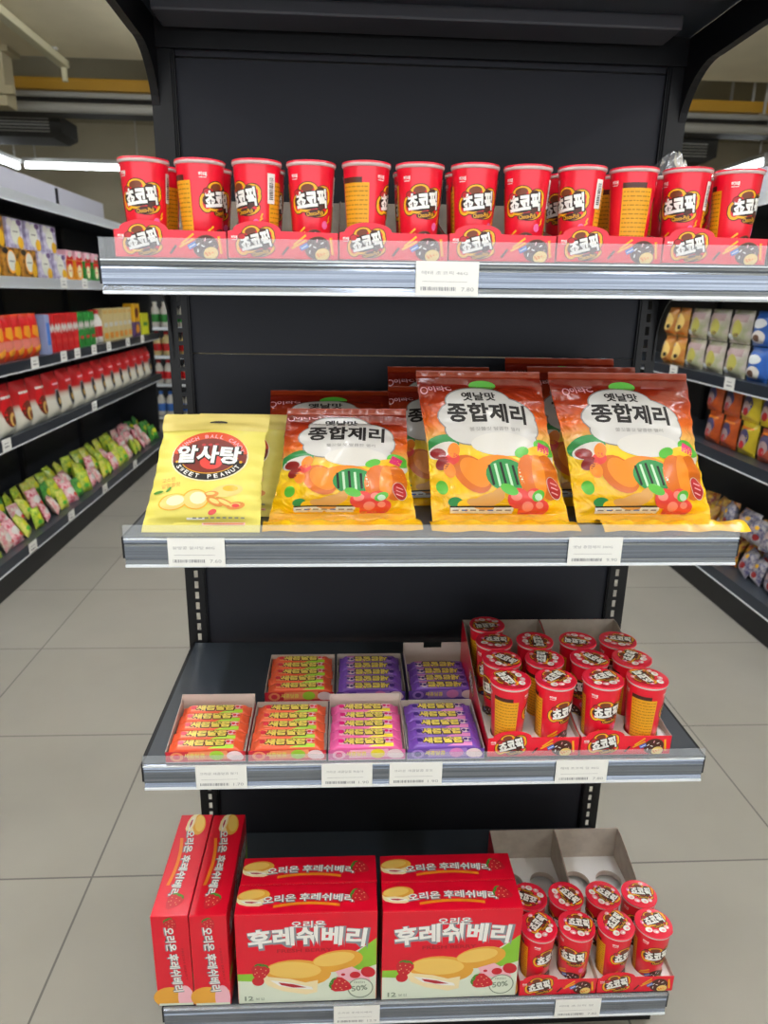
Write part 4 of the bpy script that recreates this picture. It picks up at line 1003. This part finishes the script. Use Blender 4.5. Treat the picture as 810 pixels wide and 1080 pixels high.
for i, y in enumerate((2.84, 3.06)): LIL.put((XL, y, zb), ('lilac snack box in the lower row, beside the gold ones', 'lilac snack box in the lower row, beside the small red packs')[i], 'lilac boxes on the left aisle', RL)
for i, y in enumerate((2.50, 2.72, 2.94)): LIL.put((XL, y, zb+.1425), L_(ORD[i], 'lilac snack box from the near end in the upper row'), 'lilac boxes on the left aisle', RL)
for i, y in enumerate((3.24, 3.40, 3.56, 3.72)):
    (JARR if i < 2 else JARG).put((XL, y, zb), ('small red and cream pack beside the lilac boxes', 'small red and cream pack beside the green ones', 'small green and cream pack beside the red ones', 'small green and cream pack farthest along')[i], 'small packs on the left aisle', RL)
    JARP.put((XL, y+.01, zb+.1205), ('pink and red tub above the first small red pack', 'pink and red tub above the second small red pack', 'pink and red tub above the first small green pack', 'pink and red tub above the last small green pack')[i], 'pink tubs on the left aisle', RL)
# middle left shelf
def d_or(s): s.rect(-.05, .05, .15, .22, 'can_red', 0); s.poly([(-.035, .12), (0, .10), (.035, .12), (.035, .165), (-.035, .165)], 'or_gold', 1); s.rect(-.045, .045, .05, .10, 'or_pink', 1); s.rect(-.03, .03, .03, .06, 'or_gold', 2, .4)
ORP = packed('snack_pack', 'pack', .115, .225, .06, 'orange_pack', d_or, True, 4)
def d_can(s): s.poly([(-.045, .10), (-.02, .13), (0, .105), (.02, .13), (.045, .10), (.045, .14), (.02, .165), (0, .14), (-.02, .165), (-.045, .14)], 'bottle_white', 0); s.rect(-.03, .03, .05, .07, 'straw', 0)
CANR = packed('snack_pack', 'pack', .085, .215, .06, 'can_red', d_can, False); CANG = packed('snack_pack', 'pack', .085, .215, .06, 'can_green', d_can, False)
zc2 = 1.0405
for i in range(8): ORP.put((XL+.03, 1.86+.105*i, zc2), L_(ORD[i], 'orange-red snack pack from the near end, left aisle'), 'orange packs on the left aisle', RL)
b = MB(); b.box(-.03, .03, -.04, .04, 0, .215, mat('box_lilac', '9aa6cf', .5), .003); b.box(-.02, .02, -.0405, -.04, .05, .17, 'blue'); o = b.build('snack_box'); o.location = (XL+.02, 2.735, zc2); o.rotation_euler = (0, 0, RL); tag(o, 'slim pale blue box between orange packs and red cartons', 'box')
for i in range(5): CANR.put((XL+.01, 2.83+.095*i, zc2), L_(ORD[i], 'red carton with white zigzag from the near end, left aisle'), 'red cartons on the left aisle', RL)
for i in range(3): CANG.put((XL+.01, 3.31+.105*i, zc2), ('green carton beside the red cartons on the left aisle', 'middle one of the three green cartons, left aisle', 'green carton beside the white bottles on the left aisle')[i], 'green cartons on the left aisle', RL)
def bottle_kind(body, cap, lab, h=.22, r=.036):
    t = empty('drink_bottle', cat='bottle'); b = MB()
    b.lathe([(0, .001), (r*.9, .001), (r, .008), (r, h*.6), (r*.9, h*.7), (r*.42, h*.86), (r*.42, h*.9)], body, 18); b.lathe([(r*1.01, h*.2), (r*1.015, h*.21), (r*1.015, h*.5), (r*1.01, h*.51)], lab, 18); b.build('bottle_body', t)
    b = MB(); b.lathe([(r*.5, h*.88), (r*.5, h*.985), (r*.45, h), (0, h)], cap, 16); b.build('cap', t); return Kind(t)
BW = bottle_kind('bottle_white', 'can_red', 'cherry')
for i, y in enumerate((3.62, 3.72)): BW.put((XL, y, zc2), ('white bottle with red cap beside the green cartons', 'white bottle with red cap beside the beige packs')[i], 'white bottles on the left aisle', RL)
BE = packed('snack_pack', 'pack', .105, .225, .06, 'beige', lambda s: (s.rect(-.04, .04, .10, .13, 'bottle_white'), s.rect(-.04, .04, .02, .06, 'or_gold'), s.rect(-.045, .045, .19, .215, 'biscuit')), False)
for i in range(6): BE.put((XL, 3.83+.115*i, zc2), L_(ORD[i], 'beige snack carton from the near end, left aisle'), 'beige cartons on the left aisle', RL)
VI = packed('snack_box', 'box', .17, .11, .08, 'violet', lambda s: s.ell(0, .055, .05, .035, 'or_gold'), False); GY = packed('snack_box', 'box', .17, .14, .08, 'gb_yellow', lambda s: s.ell(0, .07, .05, .04, 'label_brown'), False)
VI.put((XL, 4.58, zc2), 'violet snack box near the far end of the left aisle', None, RL); GY.put((XL, 4.58, zc2+.1105), 'amber snack box on top of the violet box, left aisle', None, RL)
LI = packed('snack_box', 'box', .20, .17, .08, 'lime', lambda s: s.rect(-.06, .06, .07, .10, 'can_green'), False); LI.put((XL, 4.82, zc2), 'lime yellow snack box at the far end of the left aisle', None, RL)
# lower left shelf: red and white biscuit bags
ramp_mat('choc_bag', [(0, 'd8d6c6'), (.40, 'dcd9cc'), (.48, 'c8b4a4'), (.56, 'c01f22'), (1, 'b3161c')], .35, .4, .02)
def d_ch1(s): s.ell(0, .125, .062, .078, 'can_red', 0); s.ell(0, .095, .056, .052, 'choc_oval', 1); s.ell(.008, .080, .032, .034, 'biscuit', 2); s.ell(.016, .074, .018, .022, 'brown_mid', 3); s.rect(-.05, .05, .185, .197, 'bottle_white', 1)
def d_ch2(s): s.ell(0, .10, .030, .062, 'shadow_gray', 0); s.ell(0, .10, .022, .050, 'ink', 1); s.ell(.004, .088, .012, .02, 'biscuit', 2); s.ell(0, .185, .05, .03, 'can_red', 1); s.rect(-.04, .04, .18, .19, 'petal', 2)
CH1 = packed('biscuit_bag', 'bag', .195, .25, .09, 'choc_bag', d_ch1, True, 6); CH2 = packed('biscuit_bag', 'bag', .19, .25, .09, 'choc_bag', d_ch2, True, 7)
for i in range(16):
    y = 1.72+.2*i; (CH1 if i < 5 else CH2).put((XL+.045, y, .6905), L_(ORD[i], 'red and white biscuit bag from the near end, left aisle'), 'biscuit bags on the left aisle', RL, rx=-.06)
# bottom left: heap of small colourful sweet packets
SW_ = {}
for k_, (c1, c2) in dict(green=('7fae2e', 'c8d64a'), pink=('d23a5c', 'f0c9cc'), lightgreen=('b8cf3e', 'e3dc6e'), white=('d9d2c4', 'd98a92'), darkgreen=('2e7d3c', '5aa848')).items():
    mat('sweet_'+k_, c1, .35, coat=.4, noise=(40, c2)); SW_[k_] = packed('sweet_packet', 'packet', .13, .16, .07, 'sweet_'+k_, (lambda s: (s.ell(0, .08, .035, .03, 'cloud2'), s.ell(.02, .05, .02, .014, 'straw', 1))) if k_ in ('pink', 'white') else (lambda s: (s.ell(0, .09, .03, .026, 'lime'), s.ell(-.02, .05, .022, .016, 'pink' if False else 'green_b', 1))), True, len(k_))
rr = random.Random(12)
seq = ['pink', 'green', 'white', 'pink', 'lightgreen', 'green', 'pink', 'white', 'lightgreen', 'pink', 'darkgreen', 'green', 'pink', 'white', 'lightgreen', 'green', 'pink', 'lightgreen', 'green', 'white', 'green', 'lightgreen', 'pink', 'white', 'pink', 'darkgreen']
for row, (dx, dz, rname) in enumerate(((-.050, .0, 'front row'), (-.122, .035, 'second row'), (-.194, .07, 'third row'))):
    for i in range(26):
        y = 1.66+.122*i+rr.uniform(-.015, .015)+(.06 if row == 1 else 0)
        k_ = seq[(i+(3*row if row else 0)) % 24] if i < 22 else ('pink', 'white', 'darkgreen', 'darkgreen')[i-22]
        if row == 2 and k_ in ('pink', 'white') and i < 20: k_ = ('green', 'lightgreen')[i % 2]
        nm = dict(green='yellow-green', pink='pink and white', lightgreen='pale lime', white='whitish', darkgreen='dark green')[k_]
        SW_[k_].put((-1.727+dx, y, .1675+dz), '%s sweet packet, %s from near end, bottom left bin %s' % (nm, ORD[i], rname), 'sweet packets in the bottom left bin', RL+rr.uniform(-.35, .35), rx=-.35+rr.uniform(-.2, .2), sc=rr.uniform(.68, .82))
for i in range(8):                                           # flat cartons behind the heap
    for q, dz in enumerate((0, .0425)):
        b = MB(); b.box(-.16, .16, -.07 if q == 0 else -.0, .12, 0, .042, 'run_dark', .004); b.box(-.12, .12, -.0715 if q == 0 else -.0015, -.07 if q == 0 else 0, .01, .03, 'brown'); o = b.build('flat_carton'); o.location = (-2.02, 2.02+.385*i-.165*(i%2)*0, .1665+dz); o.rotation_euler = (0, 0, RL)
        tag(o, L_(ORD[i], 'dark flat carton from the near end behind the bottom left packets,', ('lower', 'upper')[q]), 'carton', 'dark cartons in the bottom left bin')

# --- right aisle
mat('clear_bag', 'c9bdb4', .25, coat=.6, noise=(18, '9a8a86')); mat('pale_bag', 'cfc4c2', .25, coat=.6, noise=(14, 'a9b08a')); mat('yo_bag', 'd8a548', .3, coat=.5, noise=(16, 'c9763a')); mat('ybag', 'd9c32a', .3, coat=.5); mat('obag', 'd8621e', .3, coat=.5, noise=(14, 'b8481a')); mat('blue_bag', '2a62b8', .3, coat=.5); mat('rbag', 'c8603e', .3, coat=.5, noise=(14, 'a94a3a'))
mat('snack_olive', 'b9b457', .5); mat('snack_brown', '6a4a3a', .5); mat('purple_print', '4f4a78', .4); mat('mauve', 'b39a9a', .4)
def d_yo(s): s.ell(0, .075, .045, .05, 'tan'); s.ell(.02, .05, .014, .012, 'ink', 1); s.rect(-.05, .05, .008, .022, 'orange', 1); s.ell(-.03, .11, .03, .012, 'mauve', 1)
def d_pale(s): s.rect(-.06, .07, .10, .135, 'mauve'); s.ell(.02, .07, .034, .04, 'snack_olive', 1, .3); s.ell(-.05, .075, .014, .020, 'snack_brown', 1); s.ell(-.03, .03, .035, .014, 'strip_white', 1); s.ell(.03, .04, .014, .010, 'snack_brown', 2)
def d_blu(s): s.ell(0, .10, .05, .022, 'strip_white', 1); s.ell(.01, .04, .045, .030, 'cloud2', 1); s.ell(.0, .035, .024, .016, 'snack_brown', 2)
def d_ob(s): s.ell(0, .085, .042, .042, 'purple_print'); s.ell(0, .065, .034, .034, 'mauve', 1); s.ell(.004, .05, .02, .02, 'cherry', 2); s.rect(-.05, .05, .125, .135, 'orange', 1)
YO = packed('snack_bag', 'bag', .13, .155, .08, 'yo_bag', d_yo, True, 31); PA = packed('snack_bag', 'bag', .19, .155, .09, 'pale_bag', d_pale, True, 32); BL = packed('snack_bag', 'bag', .17, .155, .09, 'blue_bag', d_blu, True, 33)
OB = packed('snack_bag', 'bag', .145, .155, .08, 'obag', d_ob, True, 34); YB = packed('snack_bag', 'bag', .15, .155, .08, 'ybag', d_ob, True, 35); RB = packed('snack_bag', 'bag', .15, .15, .08, 'rbag', d_ob, True, 36)
XR = 1.755
for tier, dz, tn in ((0, 0, 'lower row'), (1, .1585, 'upper row')):
    for i, (K, y, nm) in enumerate(((YO, 2.72, 'yellow-orange snack bag at the far end'), (YO, 2.58, 'yellow-orange snack bag beside the pale bags'), (PA, 2.39, 'pale snack bag beside the yellow-orange ones'), (PA, 2.18, 'middle one of the pale snack bags'), (PA, 1.97, 'pale snack bag beside the blue one'), (BL, 1.77, 'blue snack bag beside the pale ones'), (BL, 1.58, 'blue snack bag nearest on the shelf'))):
        K.put((XR, y, 1.0405+dz), '%s, %s, right aisle' % (nm, tn), 'snack bags on the right aisle', RR, rx=-.04)
for tier, dz, tn, lst in ((0, 0, 'lower row', ((OB, 2.12, 'orange snack bag, far one'), (OB, 1.96, 'orange snack bag beside the yellow one'), (YB, 1.79, 'yellow snack bag'), (RB, 1.62, 'reddish snack bag beside the yellow one'), (RB, 1.46, 'reddish snack bag, nearest'))),
                          (1, .157, 'upper row', ((OB, 2.14, 'orange snack bag, far one'), (OB, 1.97, 'orange snack bag beside the yellow ones'), (YB, 1.80, 'yellow snack bag beside the orange ones'), (YB, 1.64, 'second yellow snack bag'), (YB, 1.48, 'yellow snack bag, nearest')))):
    for K, y, nm in lst: K.put((XR+.02, y, .6905+dz), '%s, %s of the right aisle lower shelf' % (nm, tn), 'snack bags on the right aisle lower shelf', RR, rx=-.04)
mat('heap_brown', '8a4a30', .3, coat=.5, noise=(30, 'c9a24a')); mat('heap_red', '8e2328', .3, coat=.5, noise=(28, 'd8b84a')); mat('heap_blue', '4a4a72', .3, coat=.6, noise=(34, 'b8b4b8')); mat('heap_yellow', 'd8b02a', .3, coat=.5, noise=(26, 'a83a2a'))
HP = {k_: packed('sweet_packet', 'packet', .17, .17, .10, 'heap_'+k_, lambda s: (s.ell(-.03, .10, .028, .02, 'mauve'), s.ell(.03, .06, .024, .02, 'candy_red', 1), s.ell(.02, .12, .018, .014, 'gb_yellow', 1)), True, 40+len(k_)) for k_ in ('brown', 'red', 'blue', 'yellow')}
rr = random.Random(4)
for row, (dx, dz, rn) in enumerate(((.09, 0, 'front row'), (.17, .05, 'second row'), (.25, .10, 'third row'), (.10, .16, 'upper layer'), (.16, .27, 'top layer'))):
    for i in range(12 if row < 3 else (5 if row == 3 else 3)):
        y = 1.22+.118*i+rr.uniform(-.012, .012) + (.06 if row % 2 else 0)
        k_ = ('blue', 'blue', 'brown', 'blue', 'yellow', 'red', 'brown', 'red', 'yellow', 'red', 'brown', 'red')[(i+row) % 12 if row < 3 else 0]
        if row < 3 and i < 3: k_ = 'blue'
        nm = dict(brown='brown and gold', red='dark red', blue='clear and navy', yellow='gold and red')[k_]
        HP[k_].put((1.633+dx, y, .1675+dz), '%s sweet packet, %s from near end, bottom right bin %s' % (nm, ORD[i], rn), 'sweet packets in the bottom right bin', RR+rr.uniform(-.4, .4), rx=-.25+rr.uniform(-.2, .2), sc=rr.uniform(.64, .78))

# far shelf glimpsed past the left upright
t = empty('display_rack', (-2.2, 6.5, 0), 0, 'black rack of bottles glimpsed between the left aisle end and the upright', 'rack')
b = MB(); b.box(-.4, .4, .30, .32, 0, 1.5, 'run_dark'); b.build('back_panel', t)
for s_ in (-1, 1): b = MB(); b.box(s_*.4-.012, s_*.4+.012, 0, .32, 0, 1.5, 'kick'); b.build('side_panel', t)
for z in (.06, .42, .72, 1.02, 1.49): b = MB(); b.box(-.388, .388, 0, .30, z-.025, z, 'run_dark'); b.box(-.388, .388, -.006, 0, z-.03, z+.004, 'run_rail'); b.build('shelf', t)
FK = [bottle_kind('bottle_white', 'blue', 'blue', .27, .045), bottle_kind('bottle_white', 'can_red', 'can_red', .25, .045), bottle_kind('beige', 'can_red', 'can_red', .25, .045), bottle_kind('bottle_white', 'bottle_white', 'can_green', .26, .045)]
for j, z in enumerate((.06, .42, .72, 1.02)):
    for i in range(4):
        FK[j].put((-1.88-.10*i, 6.58, z+.001), '%s bottle from the right, %s' % (ORD[i], ('bottom row of the far rack, blue label', 'second lowest row of the far rack, red label', 'second highest row of the far rack, beige', 'top row of the far rack, green label')[j]), 'bottles on the far rack')

# ------------------------------------------------------------------ world and view
w = bpy.data.worlds.new('world'); SC.world = w; w.use_nodes = True
nt = w.node_tree; bg = nt.nodes['Background']; bg.inputs[0].default_value = (.94, .97, 1, 1)
tc = nt.nodes.new('ShaderNodeTexCoord'); sp = nt.nodes.new('ShaderNodeSeparateXYZ'); r = nt.nodes.new('ShaderNodeValToRGB')   # made-up glow up to the horizon for rail reflections and frontal light, dimmer above
r.color_ramp.elements[0].position = .50; r.color_ramp.elements[0].color = (1, 1, 1, 1); r.color_ramp.elements[1].position = .62; r.color_ramp.elements[1].color = (.3, .3, .3, 1)
a = nt.nodes.new('ShaderNodeMath'); a.operation = 'MULTIPLY_ADD'; a.inputs[1].default_value = .5; a.inputs[2].default_value = .5
m_ = nt.nodes.new('ShaderNodeMath'); m_.operation = 'MULTIPLY'; m_.inputs[1].default_value = 2.3
nt.links.new(tc.outputs['Generated'], sp.inputs[0]); nt.links.new(sp.outputs['Z'], a.inputs[0]); nt.links.new(a.outputs[0], r.inputs['Fac'])
nt.links.new(r.outputs['Color'], m_.inputs[0]); nt.links.new(m_.outputs[0], bg.inputs[1])
SC.view_settings.view_transform = 'Standard'; SC.view_settings.look = 'None'; SC.view_settings.gamma = 1; SC.view_settings.use_curve_mapping = False
SC.view_settings.exposure = 0.12
SC.cycles.use_denoising = True
SC.cycles.max_bounces = 8; SC.cycles.transparent_max_bounces = 12
